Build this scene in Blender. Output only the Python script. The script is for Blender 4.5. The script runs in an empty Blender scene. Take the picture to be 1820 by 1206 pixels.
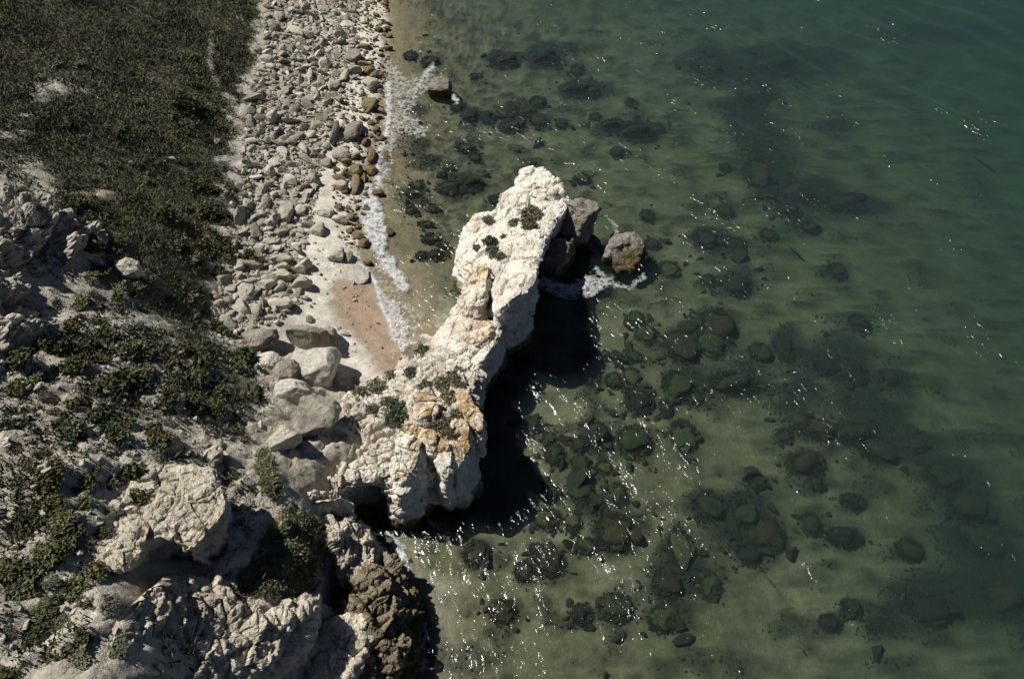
import bpy, bmesh, math, random
import numpy as np
from mathutils import Vector

# ------------------------------------------------------------------ camera, sky, sun, exposure
scene = bpy.context.scene
COL = scene.collection
CAM_H, PITCH, FPX = 40.0, math.radians(50.0), 1300.0
cam_data = bpy.data.cameras.new('camera')
cam = bpy.data.objects.new('camera', cam_data)
COL.objects.link(cam)
cam.location = (0, 0, CAM_H)
cam.rotation_euler = (math.pi / 2 - PITCH, 0, 0)
cam_data.sensor_fit = 'HORIZONTAL'
cam_data.sensor_width = 36.0
cam_data.lens = 36.0 * FPX / 1820.0
cam_data.clip_start, cam_data.clip_end = 0.5, 8000.0
scene.camera = cam

SUN_EL = math.radians(54.5)
SUN_AZ = np.array([-0.94, 0.34])            # ground direction towards the sun
world = bpy.data.worlds.new('World')
scene.world = world
world.use_nodes = True
wn = world.node_tree
sky = wn.nodes.new('ShaderNodeTexSky')
sky.sky_type = 'NISHITA'
sky.sun_disc = False
sky.sun_elevation = SUN_EL
sky.sun_rotation = math.atan2(SUN_AZ[0], SUN_AZ[1])
sky.altitude = 1500.0
sky.air_density = 0.45
sky.dust_density = 0.3
bg = wn.nodes['Background']
bg.inputs['Strength'].default_value = 0.05
wn.links.new(sky.outputs[0], bg.inputs['Color'])

sun_data = bpy.data.lights.new('sun', 'SUN')
sun_data.energy = 5.0
sun_data.angle = math.radians(0.55)
sun_data.color = (1.0, 0.965, 0.90)
sun = bpy.data.objects.new('sun', sun_data)
COL.objects.link(sun)
to_sun = Vector((SUN_AZ[0] * math.cos(SUN_EL), SUN_AZ[1] * math.cos(SUN_EL), math.sin(SUN_EL)))
sun.rotation_euler = to_sun.to_track_quat('Z', 'Y').to_euler()
sun.location = (-60, 20, 90)

scene.view_settings.view_transform = 'Standard'
scene.view_settings.look = 'None'
scene.view_settings.exposure = 0.12
scene.view_settings.gamma = 1.0
scene.view_settings.use_curve_mapping = False
scene.render.engine = 'CYCLES'
scene.cycles.use_denoising = True
scene.cycles.use_adaptive_sampling = True
scene.cycles.adaptive_threshold = 0.025
scene.cycles.max_bounces = 3
scene.cycles.diffuse_bounces = 2
scene.cycles.glossy_bounces = 1
scene.cycles.caustics_reflective = False
scene.cycles.caustics_refractive = False
scene.cycles.transparent_max_bounces = 12
scene.cycles.volume_bounces = 0

random.seed(7)
RNG = np.random.default_rng(11)
R = math.radians

# ------------------------------------------------------------------ photo pixel <-> place
SP, CP = math.sin(PITCH), math.cos(PITCH)


def unproj(px, py, z):
    px, py, z = np.broadcast_arrays(np.asarray(px, float), np.asarray(py, float), np.asarray(z, float))
    a = (px - 910.0) / FPX
    b = (603.0 - py) / FPX
    dy = CP + b * SP
    dz = -SP + b * CP
    t = (z - CAM_H) / dz
    return np.stack([a * t, dy * t, z], -1)


def proj(p):
    x, y, z = p[..., 0], p[..., 1], p[..., 2] - CAM_H
    f = np.maximum(y * CP - z * SP, 0.5)
    u = y * SP + z * CP
    return 910 + FPX * x / f, 603 - FPX * u / f


def depth_at(p):
    return p[1] * CP - (p[2] - CAM_H) * SP


# ------------------------------------------------------------------ noise
GRAD = np.array([[1, 1, 0], [-1, 1, 0], [1, -1, 0], [-1, -1, 0], [1, 0, 1], [-1, 0, 1], [1, 0, -1], [-1, 0, -1],
                 [0, 1, 1], [0, -1, 1], [0, 1, -1], [0, -1, -1], [1, 1, 0], [-1, 1, 0], [0, -1, 1], [0, -1, -1]], np.float32)


def hsh(ix, iy, iz, seed):
    h = ix * np.uint32(374761393) + iy * np.uint32(668265263) + iz * np.uint32(2147483647 - 1013) + np.uint32((seed * 974711 + 12345) & 0xffffffff)
    h = (h ^ (h >> np.uint32(13))) * np.uint32(1274126177)
    h = (h ^ (h >> np.uint32(16))) * np.uint32(2246822519)
    return h ^ (h >> np.uint32(15))


def gnoise(p, seed=0):
    p = np.asarray(p, np.float32)
    i = np.floor(p)
    f = (p - i).astype(np.float32)
    ii = i.astype(np.int64).astype(np.uint32)
    w = f * f * f * (f * (f * 6 - 15) + 10)
    out = 0
    for dx in (0, 1):
        wx = w[:, 0] if dx else 1 - w[:, 0]
        for dy in (0, 1):
            wy = w[:, 1] if dy else 1 - w[:, 1]
            for dz in (0, 1):
                wz = w[:, 2] if dz else 1 - w[:, 2]
                g = GRAD[hsh(ii[:, 0] + np.uint32(dx), ii[:, 1] + np.uint32(dy), ii[:, 2] + np.uint32(dz), seed) & np.uint32(15)]
                d = g[:, 0] * (f[:, 0] - dx) + g[:, 1] * (f[:, 1] - dy) + g[:, 2] * (f[:, 2] - dz)
                out = out + wx * wy * wz * d
    return out


def fbm(p, scale, octv=4, seed=0, gain=0.5, ridged=False):
    q = np.asarray(p, np.float32) / scale
    tot, a, n = 0, 1.0, 0
    for k in range(octv):
        v = gnoise(q, seed + k * 17)
        if ridged:
            v = 1 - 2.2 * np.abs(v)
        tot = tot + a * v
        n += a
        a *= gain
        q = q * 2.03 + 5.3
    return tot / n


def facets(p, scale, seed=0):
    """broken-rock relief: every cell has its own small tilt and offset"""
    q = np.asarray(p, np.float32) / scale
    q = q + 0.35 * np.stack([gnoise(q * 0.9 + 7 * k, seed + k) for k in range(3)], -1)
    i0 = np.floor(q).astype(np.int64)
    best = np.full(len(q), 1e9, np.float32)
    second = best.copy()
    val = np.zeros(len(q), np.float32)
    for dx in (-1, 0, 1):
        for dy in (-1, 0, 1):
            for dz in (-1, 0, 1):
                c = (i0 + [dx, dy, dz]).astype(np.uint32)
                h = hsh(c[:, 0], c[:, 1], c[:, 2], seed)
                r = [((h >> np.uint32(s)) & np.uint32(255)).astype(np.float32) / 255 for s in (0, 8, 16, 24)]
                cc = i0 + [dx, dy, dz] + np.stack(r[:3], -1)
                dv = (q - cc).astype(np.float32)
                d = (dv ** 2).sum(1)
                tilt = (r[1] - .5) * dv[:, 0] + (r[2] - .5) * dv[:, 1] + (r[0] - .5) * dv[:, 2]
                v = (r[3] - 0.5) + 1.3 * tilt
                m = d < best
                second = np.where(m, best, np.minimum(second, d))
                val = np.where(m, v, val)
                best = np.minimum(best, d)
    gap = np.clip((np.sqrt(second) - np.sqrt(best)) / 0.16, 0, 1)
    return val - 0.35 * (1 - gap)


def sm(a, b, x):
    t = np.clip((x - a) / (b - a), 0, 1)
    return t * t * (3 - 2 * t)


class TPS:
    """thin plate spline through (x, y) -> v"""
    def __init__(self, xy, v, lam=0.0):
        self.c = np.asarray(xy, float)
        n = len(self.c)
        K = self.k(self.c, self.c) + lam * np.eye(n)
        Pm = np.hstack([np.ones((n, 1)), self.c])
        A = np.zeros((n + 3, n + 3))
        A[:n, :n] = K
        A[:n, n:] = Pm
        A[n:, :n] = Pm.T
        s = np.linalg.solve(A, np.concatenate([np.asarray(v, float), [0, 0, 0]]))
        self.w, self.a = s[:n], s[n:]

    @staticmethod
    def k(p, q):
        d2 = (p[:, None, 0] - q[None, :, 0]) ** 2 + (p[:, None, 1] - q[None, :, 1]) ** 2
        return d2 * np.log(d2 + 1e-9) * 0.5

    def __call__(self, xy):
        xy = np.asarray(xy, float)
        out = np.empty(len(xy))
        for i in range(0, len(xy), 20000):
            b = xy[i:i + 20000]
            out[i:i + 20000] = self.k(b, self.c) @ self.w + self.a[0] + b @ self.a[1:]
        return out


def inpoly(x, y, poly):
    poly = np.asarray(poly, float)
    ins = np.zeros(np.shape(x), bool)
    j = len(poly) - 1
    for i in range(len(poly)):
        xi, yi = poly[i]
        xj, yj = poly[j]
        c = ((yi > y) != (yj > y)) & (x < (xj - xi) * (y - yi) / (yj - yi + 1e-12) + xi)
        ins ^= c
        j = i
    return ins


def polydist(x, y, poly):
    """signed distance in pixels, positive inside"""
    poly = np.asarray(poly, float)
    d = np.full(np.shape(x), 1e18)
    n = len(poly)
    for i in range(n):
        a, b = poly[i], poly[(i + 1) % n]
        e = b - a
        t = np.clip(((x - a[0]) * e[0] + (y - a[1]) * e[1]) / (e @ e + 1e-9), 0, 1)
        d = np.minimum(d, (x - a[0] - t * e[0]) ** 2 + (y - a[1] - t * e[1]) ** 2)
    d = np.sqrt(d)
    return np.where(inpoly(x, y, poly), d, -d)


def linedist(x, y, pts):
    d = np.full(np.shape(x), 1e18)
    for a, b in zip(pts[:-1], pts[1:]):
        a, b = np.array(a, float), np.array(b, float)
        e = b - a
        t = np.clip(((x - a[0]) * e[0] + (y - a[1]) * e[1]) / (e @ e + 1e-9), 0, 1)
        d = np.minimum(d, (x - a[0] - t * e[0]) ** 2 + (y - a[1] - t * e[1]) ** 2)
    return np.sqrt(d)


# ------------------------------------------------------------------ object helpers
def mesh_np(name, verts, faces, smooth=True):
    """faces: (n,3) or (n,4) int array, or a list of such arrays"""
    if not isinstance(faces, (list, tuple)):
        faces = [faces]
    faces = [np.asarray(f, np.int32) for f in faces if len(f)]
    me = bpy.data.meshes.new(name)
    verts = np.asarray(verts, np.float32)
    me.vertices.add(len(verts))
    me.vertices.foreach_set('co', verts.ravel())
    loops = np.concatenate([f.ravel() for f in faces])
    tot = np.concatenate([np.full(len(f), f.shape[1], np.int32) for f in faces])
    start = np.concatenate([[0], np.cumsum(tot)[:-1]]).astype(np.int32)
    me.loops.add(len(loops))
    me.loops.foreach_set('vertex_index', loops)
    me.polygons.add(len(tot))
    me.polygons.foreach_set('loop_start', start)
    me.polygons.foreach_set('loop_total', tot)
    me.polygons.foreach_set('use_smooth', np.full(len(tot), smooth, bool))
    me.update(calc_edges=True)
    me.validate()
    return me


def set_col(me, rgb, name='Col'):
    a = me.color_attributes.new(name, 'FLOAT_COLOR', 'POINT')
    c = np.ones((len(me.vertices), 4), np.float32)
    c[:, :3] = rgb
    a.data.foreach_set('color', c.ravel())


def set_val(me, v, name):
    a = me.attributes.new(name, 'FLOAT', 'POINT')
    a.data.foreach_set('value', np.asarray(v, np.float32))


def obj(name, me, mat=None, parent=None, loc=None, rot=None, scl=None):
    o = bpy.data.objects.new(name, me)
    COL.objects.link(o)
    if mat and me is not None and not me.materials:
        me.materials.append(mat)
    if parent:
        o.parent = parent
    if loc is not None:
        o.location = loc
    if rot is not None:
        o.rotation_euler = rot
    if scl is not None:
        o.scale = scl
    return o


def tag(o, label=None, cat=None, group=None, kind=None):
    if label:
        o['label'] = label
    if cat:
        o['category'] = cat
    if group:
        o['group'] = group
    if kind:
        o['kind'] = kind
    return o


def empty(name, loc=(0, 0, 0)):
    o = bpy.data.objects.new(name, None)
    COL.objects.link(o)
    o.location = loc
    return o


def vnormals(v, tris):
    n = np.zeros_like(v)
    a, b, c = v[tris[:, 0]], v[tris[:, 1]], v[tris[:, 2]]
    fn = np.cross(b - a, c - a)
    for k in range(3):
        for ax in range(3):
            n[:, ax] += np.bincount(tris[:, k], fn[:, ax], len(v))
    return n / (np.linalg.norm(n, axis=1, keepdims=True) + 1e-12)


# ------------------------------------------------------------------ materials
class NT:
    def __init__(self, name):
        self.m = bpy.data.materials.new(name)
        self.m.use_nodes = True
        self.t = self.m.node_tree
        self.b = self.t.nodes['Principled BSDF']
        self.out = self.t.nodes['Material Output']
        self.pos = self.t.nodes.new('ShaderNodeNewGeometry').outputs['Position']

    def n(self, typ, **kw):
        nd = self.t.nodes.new(typ)
        for k, v in kw.items():
            if k.startswith('_'):
                setattr(nd, k[1:], v)
            else:
                key = k.replace('__', ' ')
                s = nd.inputs[key]
                if isinstance(v, bpy.types.NodeSocket):
                    self.t.links.new(v, s)
                else:
                    s.default_value = v
        return nd

    def link(self, a, b):
        self.t.links.new(a, b)

    def noise(self, scale, detail=5, rough=0.55, vec=None, dist=0.0, out='Fac'):
        return self.n('ShaderNodeTexNoise', Vector=vec or self.pos, Scale=scale, Detail=detail, Roughness=rough, Distortion=dist).outputs[out]

    def ramp(self, fac, stops):
        r = self.t.nodes.new('ShaderNodeValToRGB')
        self.link(fac, r.inputs['Fac'])
        e = r.color_ramp.elements
        while len(e) < len(stops):
            e.new(0.5)
        for el, (p, c) in zip(e, stops):
            el.position = p
            el.color = (*c, 1) if len(c) == 3 else c
        return r.outputs['Color']

    def mix(self, fac, a, b, mode='MIX'):
        nd = self.t.nodes.new('ShaderNodeMix')
        nd.data_type = 'RGBA'
        nd.blend_type = mode
        for s, v in ((nd.inputs[0], fac), (nd.inputs[6], a), (nd.inputs[7], b)):
            if isinstance(v, bpy.types.NodeSocket):
                self.link(v, s)
            elif isinstance(v, (int, float)):
                s.default_value = v
            else:
                s.default_value = (*v, 1)
        return nd.outputs[2]

    def math(self, op, a, b=0.0, clamp=False):
        nd = self.t.nodes.new('ShaderNodeMath')
        nd.operation = op
        nd.use_clamp = clamp
        for s, v in ((nd.inputs[0], a), (nd.inputs[1], b)):
            if isinstance(v, bpy.types.NodeSocket):
                self.link(v, s)
            else:
                s.default_value = v
        return nd.outputs[0]

    def attr(self, name, out='Color'):
        return self.n('ShaderNodeAttribute', _attribute_name=name).outputs[out]

    def bump(self, h, strength=0.5, dist=0.05, normal=None):
        nd = self.n('ShaderNodeBump', Height=h, Strength=strength, Distance=dist)
        if normal:
            self.link(normal, nd.inputs['Normal'])
        self.link(nd.outputs[0], self.b.inputs['Normal'])
        return nd.outputs[0]

    def zval(self):
        return self.n('ShaderNodeSeparateXYZ', Vector=self.pos).outputs['Z']


def ground_mat(name, rough=0.9):
    m = NT(name)
    c = m.attr('Col')
    n1 = m.noise(1.3, 6)
    n2 = m.noise(7.0, 5, 0.65)
    v = m.ramp(n1, [(0.25, (0.72, 0.72, 0.72)), (0.75, (1.25, 1.24, 1.22))])
    v2 = m.ramp(n2, [(0.25, (0.62, 0.62, 0.62)), (0.75, (1.3, 1.3, 1.3))])
    c = m.mix(1.0, m.mix(1.0, c, v, 'MULTIPLY'), v2, 'MULTIPLY')
    m.link(c, m.b.inputs['Base Color'])
    wet = m.attr('wet', 'Fac')
    m.link(m.math('SUBTRACT', rough, m.math('MULTIPLY', wet, 0.55)), m.b.inputs['Roughness'])
    m.b.inputs['Specular IOR Level'].default_value = 0.25
    bs = m.attr('bmp', 'Fac')
    h = m.math('ADD', m.math('MULTIPLY', m.noise(3.0, 7, 0.6), 0.6), m.math('MULTIPLY', m.noise(14.0, 4, 0.6), 0.25))
    h = m.math('MULTIPLY', h, bs)
    m.bump(h, 1.0, 0.35)
    return m.m


def rock_mat(name, tone, dark, lichen_col=(0.34, 0.195, 0.045), lichen=True, wetline=0.9, rough=0.9, bumpd=0.22):
    """chalky limestone; attribute 'lichen' says where the orange crust grows, the tidal band is brown with weed"""
    m = NT(name)
    base = m.ramp(m.noise(0.55, 7, 0.62, dist=0.4), [(0.28, dark), (0.55, tone)])
    fine = m.ramp(m.noise(4.5, 6, 0.68), [(0.28, (0.68, 0.67, 0.65)), (0.62, (1.08, 1.08, 1.08))])
    c = m.mix(1.0, base, fine, 'MULTIPLY')
    pits = m.ramp(m.noise(9.0, 4, 0.6), [(0.30, (0.55, 0.53, 0.5)), (0.42, (1, 1, 1))])
    c = m.mix(0.6, c, pits, 'MULTIPLY')
    if lichen:
        li = m.attr('lichen', 'Fac')
        nz = m.noise(1.6, 6, 0.7)
        nz2 = m.noise(6.0, 5, 0.7)
        k = m.math('ADD', m.math('MULTIPLY', li, 1.25), m.math('MULTIPLY', m.math('SUBTRACT', nz, 0.5), 3.2))
        k = m.math('ADD', k, m.math('MULTIPLY', m.math('SUBTRACT', nz2, 0.5), 2.2))
        k = m.math('MULTIPLY', m.math('SUBTRACT', k, 0.8), 1.5, True)
        k = m.math('MULTIPLY', k, m.math('MULTIPLY', li, 3.0, True))
        lc = m.ramp(m.noise(3.5, 4), [(0.3, tuple(x * 0.45 for x in lichen_col)), (0.5, lichen_col), (0.75, (0.46, 0.32, 0.14))])
        c = m.mix(m.math('MULTIPLY', k, 0.93), c, lc)
    tint = m.attr('Col')
    c = m.mix(1.0, c, tint, 'MULTIPLY')
    z = m.zval()
    zz = m.math('ADD', z, m.math('MULTIPLY', m.math('SUBTRACT', m.noise(0.9, 4), 0.5), 1.1))
    band = m.math('SUBTRACT', 1.0, m.math('DIVIDE', zz, wetline), True)
    band = m.math('MULTIPLY', band, 2.2, True)
    weed = m.ramp(m.noise(2.0, 5), [(0.35, (0.055, 0.042, 0.018)), (0.6, (0.14, 0.10, 0.035)), (0.72, (0.06, 0.075, 0.018))])
    c = m.mix(band, c, weed)
    m.link(c, m.b.inputs['Base Color'])
    m.link(m.math('SUBTRACT', rough, m.math('MULTIPLY', band, 0.45)), m.b.inputs['Roughness'])
    m.b.inputs['Specular IOR Level'].default_value = 0.2
    vor = m.n('ShaderNodeTexVoronoi', Vector=m.pos, Scale=1.7, _feature='DISTANCE_TO_EDGE').outputs['Distance']
    crack = m.math('MULTIPLY', m.math('MINIMUM', vor, 0.08), 2.0)
    h = m.math('ADD', m.math('MULTIPLY', m.noise(2.2, 8, 0.62, dist=0.3), 0.9), m.math('MULTIPLY', m.noise(11.0, 5, 0.65), 0.25))
    h = m.math('ADD', h, m.math('MULTIPLY', crack, 0.5))
    m.bump(h, 1.0, bumpd)
    return m.m


def stone_mat(name, cols, rough=0.92, wetline=0.35, weed_col=((0.07, 0.05, 0.02), (0.15, 0.10, 0.04))):
    m = NT(name)
    rnd = m.n('ShaderNodeObjectInfo').outputs['Random']
    sh = m.attr('shade', 'Fac')
    rr = m.math('FRACT', m.math('ADD', rnd, sh))
    base = m.ramp(rr, [(i / (len(cols) - 1), c) for i, c in enumerate(cols)])
    fine = m.ramp(m.noise(3.2, 6, 0.68), [(0.28, (0.6, 0.6, 0.59)), (0.68, (1.15, 1.14, 1.12))])
    c = m.mix(1.0, base, fine, 'MULTIPLY')
    spots = m.ramp(m.noise(12.0, 3, 0.6), [(0.3, (0.6, 0.58, 0.55)), (0.45, (1, 1, 1))])
    c = m.mix(0.7, c, spots, 'MULTIPLY')
    if wetline is None:
        band = m.math('ADD', 0.0, 0.0)
    else:
        zz = m.math('ADD', m.zval(), m.math('MULTIPLY', m.math('SUBTRACT', m.noise(1.7, 4), 0.5), 0.6))
        band = m.math('MULTIPLY', m.math('SUBTRACT', 1.0, m.math('DIVIDE', zz, wetline), True), 2.2, True)
        c = m.mix(band, c, m.ramp(m.noise(2.5, 4), [(0.35, weed_col[0]), (0.65, weed_col[1])]))
    m.link(c, m.b.inputs['Base Color'])
    m.link(m.math('SUBTRACT', rough, m.math('MULTIPLY', band, 0.5)), m.b.inputs['Roughness'])
    m.b.inputs['Specular IOR Level'].default_value = 0.2
    h = m.math('ADD', m.math('MULTIPLY', m.noise(3.0, 6, 0.6), 0.8), m.math('MULTIPLY', m.noise(15.0, 4, 0.6), 0.2))
    m.bump(h, 0.9, 0.12)
    return m.m


def leaf_mat(name, c1, c2, c3):
    m = NT(name)
    rnd = m.n('ShaderNodeObjectInfo').outputs['Random']
    isl = m.n('ShaderNodeNewGeometry').outputs['Random Per Island']
    a = m.ramp(isl, [(0.0, c1), (0.6, c2), (1.0, c3)])
    t = m.ramp(rnd, [(0.0, (0.75, 0.78, 0.75)), (0.5, (1, 1, 1)), (1.0, (1.2, 1.17, 1.1))])
    big = m.ramp(m.noise(0.35, 3), [(0.3, (0.55, 0.66, 0.56)), (0.7, (1.4, 1.3, 1.12))])
    c = m.mix(1.0, m.mix(1.0, a, t, 'MULTIPLY'), big, 'MULTIPLY')
    m.link(c, m.b.inputs['Base Color'])
    m.b.inputs['Roughness'].default_value = 0.75
    m.b.inputs['Specular IOR Level'].default_value = 0.15
    return m.m


M = {}
M['ground'] = ground_mat('ground_surface')
M['chalk'] = rock_mat('white_chalk_rock', (0.74, 0.70, 0.62), (0.46, 0.42, 0.345), bumpd=0.15)
M['cliff'] = rock_mat('grey_beige_cliff_rock', (0.55, 0.505, 0.42), (0.32, 0.285, 0.225), lichen=False, bumpd=0.25)
M['ledge'] = rock_mat('brown_ledge_rock', (0.30, 0.25, 0.17), (0.12, 0.095, 0.05), lichen_col=(0.22, 0.16, 0.055), wetline=1.3, bumpd=0.3)
M['searock'] = rock_mat('brown_sea_rock', (0.29, 0.265, 0.22), (0.14, 0.122, 0.095), lichen=False, wetline=0.8, bumpd=0.3)
M['stone'] = stone_mat('beach_stone', [(0.36, 0.335, 0.27), (0.54, 0.51, 0.43), (0.22, 0.20, 0.155), (0.45, 0.42, 0.345), (0.30, 0.275, 0.22), (0.64, 0.60, 0.52)])
M['wetstone'] = stone_mat('waterline_stone', [(0.22, 0.17, 0.10), (0.16, 0.12, 0.065), (0.28, 0.22, 0.13), (0.20, 0.17, 0.11)], wetline=0.5)
M['round'] = rock_mat('grey_rounded_boulder', (0.36, 0.33, 0.275), (0.20, 0.18, 0.145), lichen=False, wetline=0.2, bumpd=0.25)
M['palebould'] = rock_mat('pale_rounded_boulder', (0.56, 0.53, 0.46), (0.36, 0.33, 0.27), lichen=False, wetline=0.2, bumpd=0.16)
M['weedrock'] = stone_mat('weedy_underwater_rock', [(0.020, 0.023, 0.012), (0.034, 0.028, 0.015), (0.024, 0.031, 0.015), (0.015, 0.016, 0.011)], wetline=None)
M['greenrock'] = stone_mat('green_algae_rock', [(0.024, 0.036, 0.014), (0.034, 0.046, 0.016), (0.055, 0.060, 0.026)], wetline=None)
M['shrub'] = leaf_mat('shrub_leaves', (0.065, 0.070, 0.036), (0.105, 0.110, 0.058), (0.16, 0.155, 0.09))
M['greyshrub'] = leaf_mat('grey_shrub_leaves', (0.11, 0.115, 0.085), (0.16, 0.165, 0.125), (0.22, 0.22, 0.17))
M['green'] = leaf_mat('green_plant_leaves', (0.04, 0.056, 0.022), (0.06, 0.08, 0.032), (0.10, 0.115, 0.05))
M['weed'] = leaf_mat('seaweed_fronds', (0.012, 0.014, 0.009), (0.022, 0.022, 0.012), (0.04, 0.036, 0.018))
M['grass'] = leaf_mat('dry_grass_blades', (0.080, 0.090, 0.058), (0.12, 0.128, 0.084), (0.18, 0.18, 0.12))
M['scrub'] = leaf_mat('grey_green_scrub', (0.045, 0.052, 0.034), (0.075, 0.082, 0.055), (0.12, 0.125, 0.085))
M['mat'] = leaf_mat('ground_cover_leaves', (0.14, 0.15, 0.09), (0.19, 0.20, 0.12), (0.25, 0.255, 0.16))

# ------------------------------------------------------------------ terrain: heights from control points
SHORE = [(690, -60), (690, 0), (688, 91), (683, 150), (680, 200), (668, 250), (655, 290), (644, 330), (641, 380), (642, 420),
         (648, 470), (670, 520), (686, 560), (702, 610), (716, 655)]
ctl = [(x, y, 0.0) for x, y in SHORE]
ctl += [  # sea bed
    (740, -60, -.6), (735, 100, -.45), (735, 200, -.45), (725, 290, -.45), (715, 380, -.4), (735, 470, -.4), (750, 555, -.3), (730, 600, -.15),
    (800, 400, -.9), (850, 200, -1.1), (850, 60, -1.2), (850, 300, -1.1), (900, 400, -1.2), (1000, 200, -1.8), (1000, 60, -2.2), (1200, 60, -4), (1500, 60, -6.5), (1820, 60, -8.5),
    (1200, 300, -2.4), (1400, 400, -3.4), (1600, 300, -5.5), (1600, 500, -4.6), (1820, 450, -7), (1020, 500, -1.6), (1000, 620, -1.5), (1100, 700, -1.3),
    (960, 800, -1.2), (900, 1000, -1.0), (765, 985, -.7), (770, 1110, -.6), (780, 1200, -.6), (1100, 1000, -1.4), (1100, 1180, -1.5), (1300, 700, -2.2), (1300, 1000, -2.2), (1500, 800, -3.0),
    (1500, 1150, -2.8), (1700, 800, -4.6), (1820, 900, -6.0), (1820, 1200, -5.5), (1150, 560, -1.7), (2100, 600, -9), (2100, 0, -11), (2100, 1200, -8),
    # under the headland
    (900, 520, -1.0), (840, 600, -.5), (860, 700, -1), (780, 640, .2), (800, 850, -.8), (720, 870, -.4), (640, 905, -.3), (700, 940, -.5), (700, 1050, -.6), (700, 1180, -.6),
    # beach and cove
    (640, 0, .8), (560, 0, 1.7), (640, 91, .55), (560, 91, 1.5), (500, 91, 2.4), (640, 180, .5), (560, 180, 1.3), (480, 180, 2.4), (620, 270, .5), (540, 280, 1.2), (460, 280, 2.3),
    (600, 360, .55), (530, 380, 1.2), (450, 380, 2.3), (600, 450, .7), (610, 520, .7), (640, 560, .4), (560, 520, 1.2), (500, 480, 1.7), (440, 480, 2.4), (430, 560, 3.0), (480, 560, 2.4),
    (650, 640, .6), (600, 620, 1.0), (670, 600, .3), (690, 650, .35), (560, 600, 1.5), (620, 690, 1.6), (660, 670, .8), (540, 640, 2.0), (700, 700, 1.5),
    # grass edge and hillside
    (465, 91, 2.9), (440, 170, 3.0), (420, 260, 3.0), (415, 330, 3.0), (400, 420, 3.2), (385, 490, 3.4), (365, 560, 4.0), (400, 620, 4.0), (450, 640, 3.4),
    (470, 0, 3.2), (380, 0, 4.6), (250, 0, 7.0), (100, 0, 10), (-60, 0, 13), (380, 91, 4.4), (300, 91, 5.8), (150, 91, 8.6), (0, 91, 11.5), (-120, 91, 14), (360, 200, 4.4), (250, 200, 6.6), (130, 200, 9), (0, 200, 11.5), (-140, 200, 14),
    (340, 310, 4.6), (230, 310, 6.8), (120, 310, 9.2), (0, 310, 11.5), (-160, 310, 14.5), (330, 420, 5.2), (240, 420, 7.5), (180, 430, 9), (320, 520, 5.5), (240, 520, 8), (180, 540, 9.2), (120, 560, 10), (110, 480, 10.5), (0, 540, 11.5),
    (60, 640, 11.8), (150, 640, 10.6), (250, 620, 8.8), (340, 620, 6.6), (0, 720, 12.6), (100, 740, 11.8), (200, 730, 10.4), (300, 710, 8.6), (380, 700, 6.8), (440, 720, 5.6),
    (0, 820, 12.9), (100, 840, 12.3), (200, 820, 11.0), (290, 800, 9.6), (350, 800, 8.2), (400, 790, 7.0), (450, 790, 6.2), (0, 950, 12.6), (100, 950, 12.2), (200, 920, 10.9), (170, 980, 11.3), (250, 890, 10.0), (300, 870, 9.3), (290, 940, 7.6), (200, 860, 10.7),
    (0, 1080, 12.6), (120, 1080, 12.2), (220, 1060, 11.2), (0, 1200, 12.6), (200, 1200, 12.0), (-200, 600, 15), (-200, 900, 15), (-200, 1200, 15), (-200, 420, 15.5),
    # gully beside the overhang, ramp, plant patch
    (420, 860, 7.6), (445, 900, 7.2), (440, 950, 7.4), (400, 985, 7.6), (340, 1020, 7.8), (330, 960, 7.0), (500, 880, 6.6), (510, 830, 6.0), (470, 1000, 6.7), (490, 930, 6.7), (520, 960, 6.0), (560, 1000, 5.0), (520, 1050, 5.4), (420, 1070, 7.0),
    (300, 1090, 9.0), (380, 1110, 7.6), (460, 1110, 6.0), (520, 1120, 4.6), (560, 1080, 2.6), (560, 1190, 2.0), (400, 1200, 7.0), (590, 960, 3.4), (560, 910, 4.4), (600, 1000, 2.2), (620, 960, 1.0), (600, 1060, .6), (640, 1190, .3),
    (540, 720, 3.6), (480, 760, 5.2), (540, 790, 4.4), (600, 740, 3.2), (560, 850, 4.6), (620, 820, 3.6), (470, 680, 4.2),
]
ctl = np.array(ctl, float)
ctl[:, 2] = np.where(ctl[:, 2] < -2, -2 + (ctl[:, 2] + 2) * 0.5, ctl[:, 2])
cp = unproj(ctl[:, 0], ctl[:, 1], ctl[:, 2])
far = [(-150, 40, 28), (-150, 120, 28), (-60, 130, 13), (-25, 120, 3), (-18, 130, 0), (30, 130, -3.5), (100, 130, -7.5), (110, 60, -7), (110, 0, -6.5), (40, -20, -3), (5, -20, -1.0), (-8, -20, 1.0), (-18, -15, 12), (-40, -20, 18), (-150, -20, 30), (-16, 110, 0)]
cxy = np.vstack([cp[:, :2], np.array(far)[:, :2]])
cz = np.concatenate([cp[:, 2], np.array(far)[:, 2]])
tps = TPS(cxy, cz, lam=0.15)


def hbase(xy):
    xy = np.atleast_2d(np.asarray(xy, float))
    q = np.stack([np.clip(xy[:, 0], -110, 100), np.clip(xy[:, 1], -18, 125)], -1)
    return np.clip(tps(q), -14, 34)


def axis(core0, core1, step, fine_to, lo, hi):
    a = list(np.arange(core0, core1, step))
    s, v = step, a[-1]
    while v < hi:
        s = min(s * (1.04 if v < fine_to else 1.25), 400)
        v += s
        a.append(v)
    s, v = step, a[0]
    left = []
    while v > lo:
        s = min(s * 1.3, 400)
        v -= s
        left.append(v)
    return np.array(left[::-1] + a)


GX = axis(-52, -2, 0.135, 60, -900, 2500)
GY = axis(6, 62, 0.135, 110, -900, 2500)
gx, gy = np.meshgrid(GX, GY)
XY = np.stack([gx.ravel(), gy.ravel()], -1)
NX, NY = len(GX), len(GY)

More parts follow.
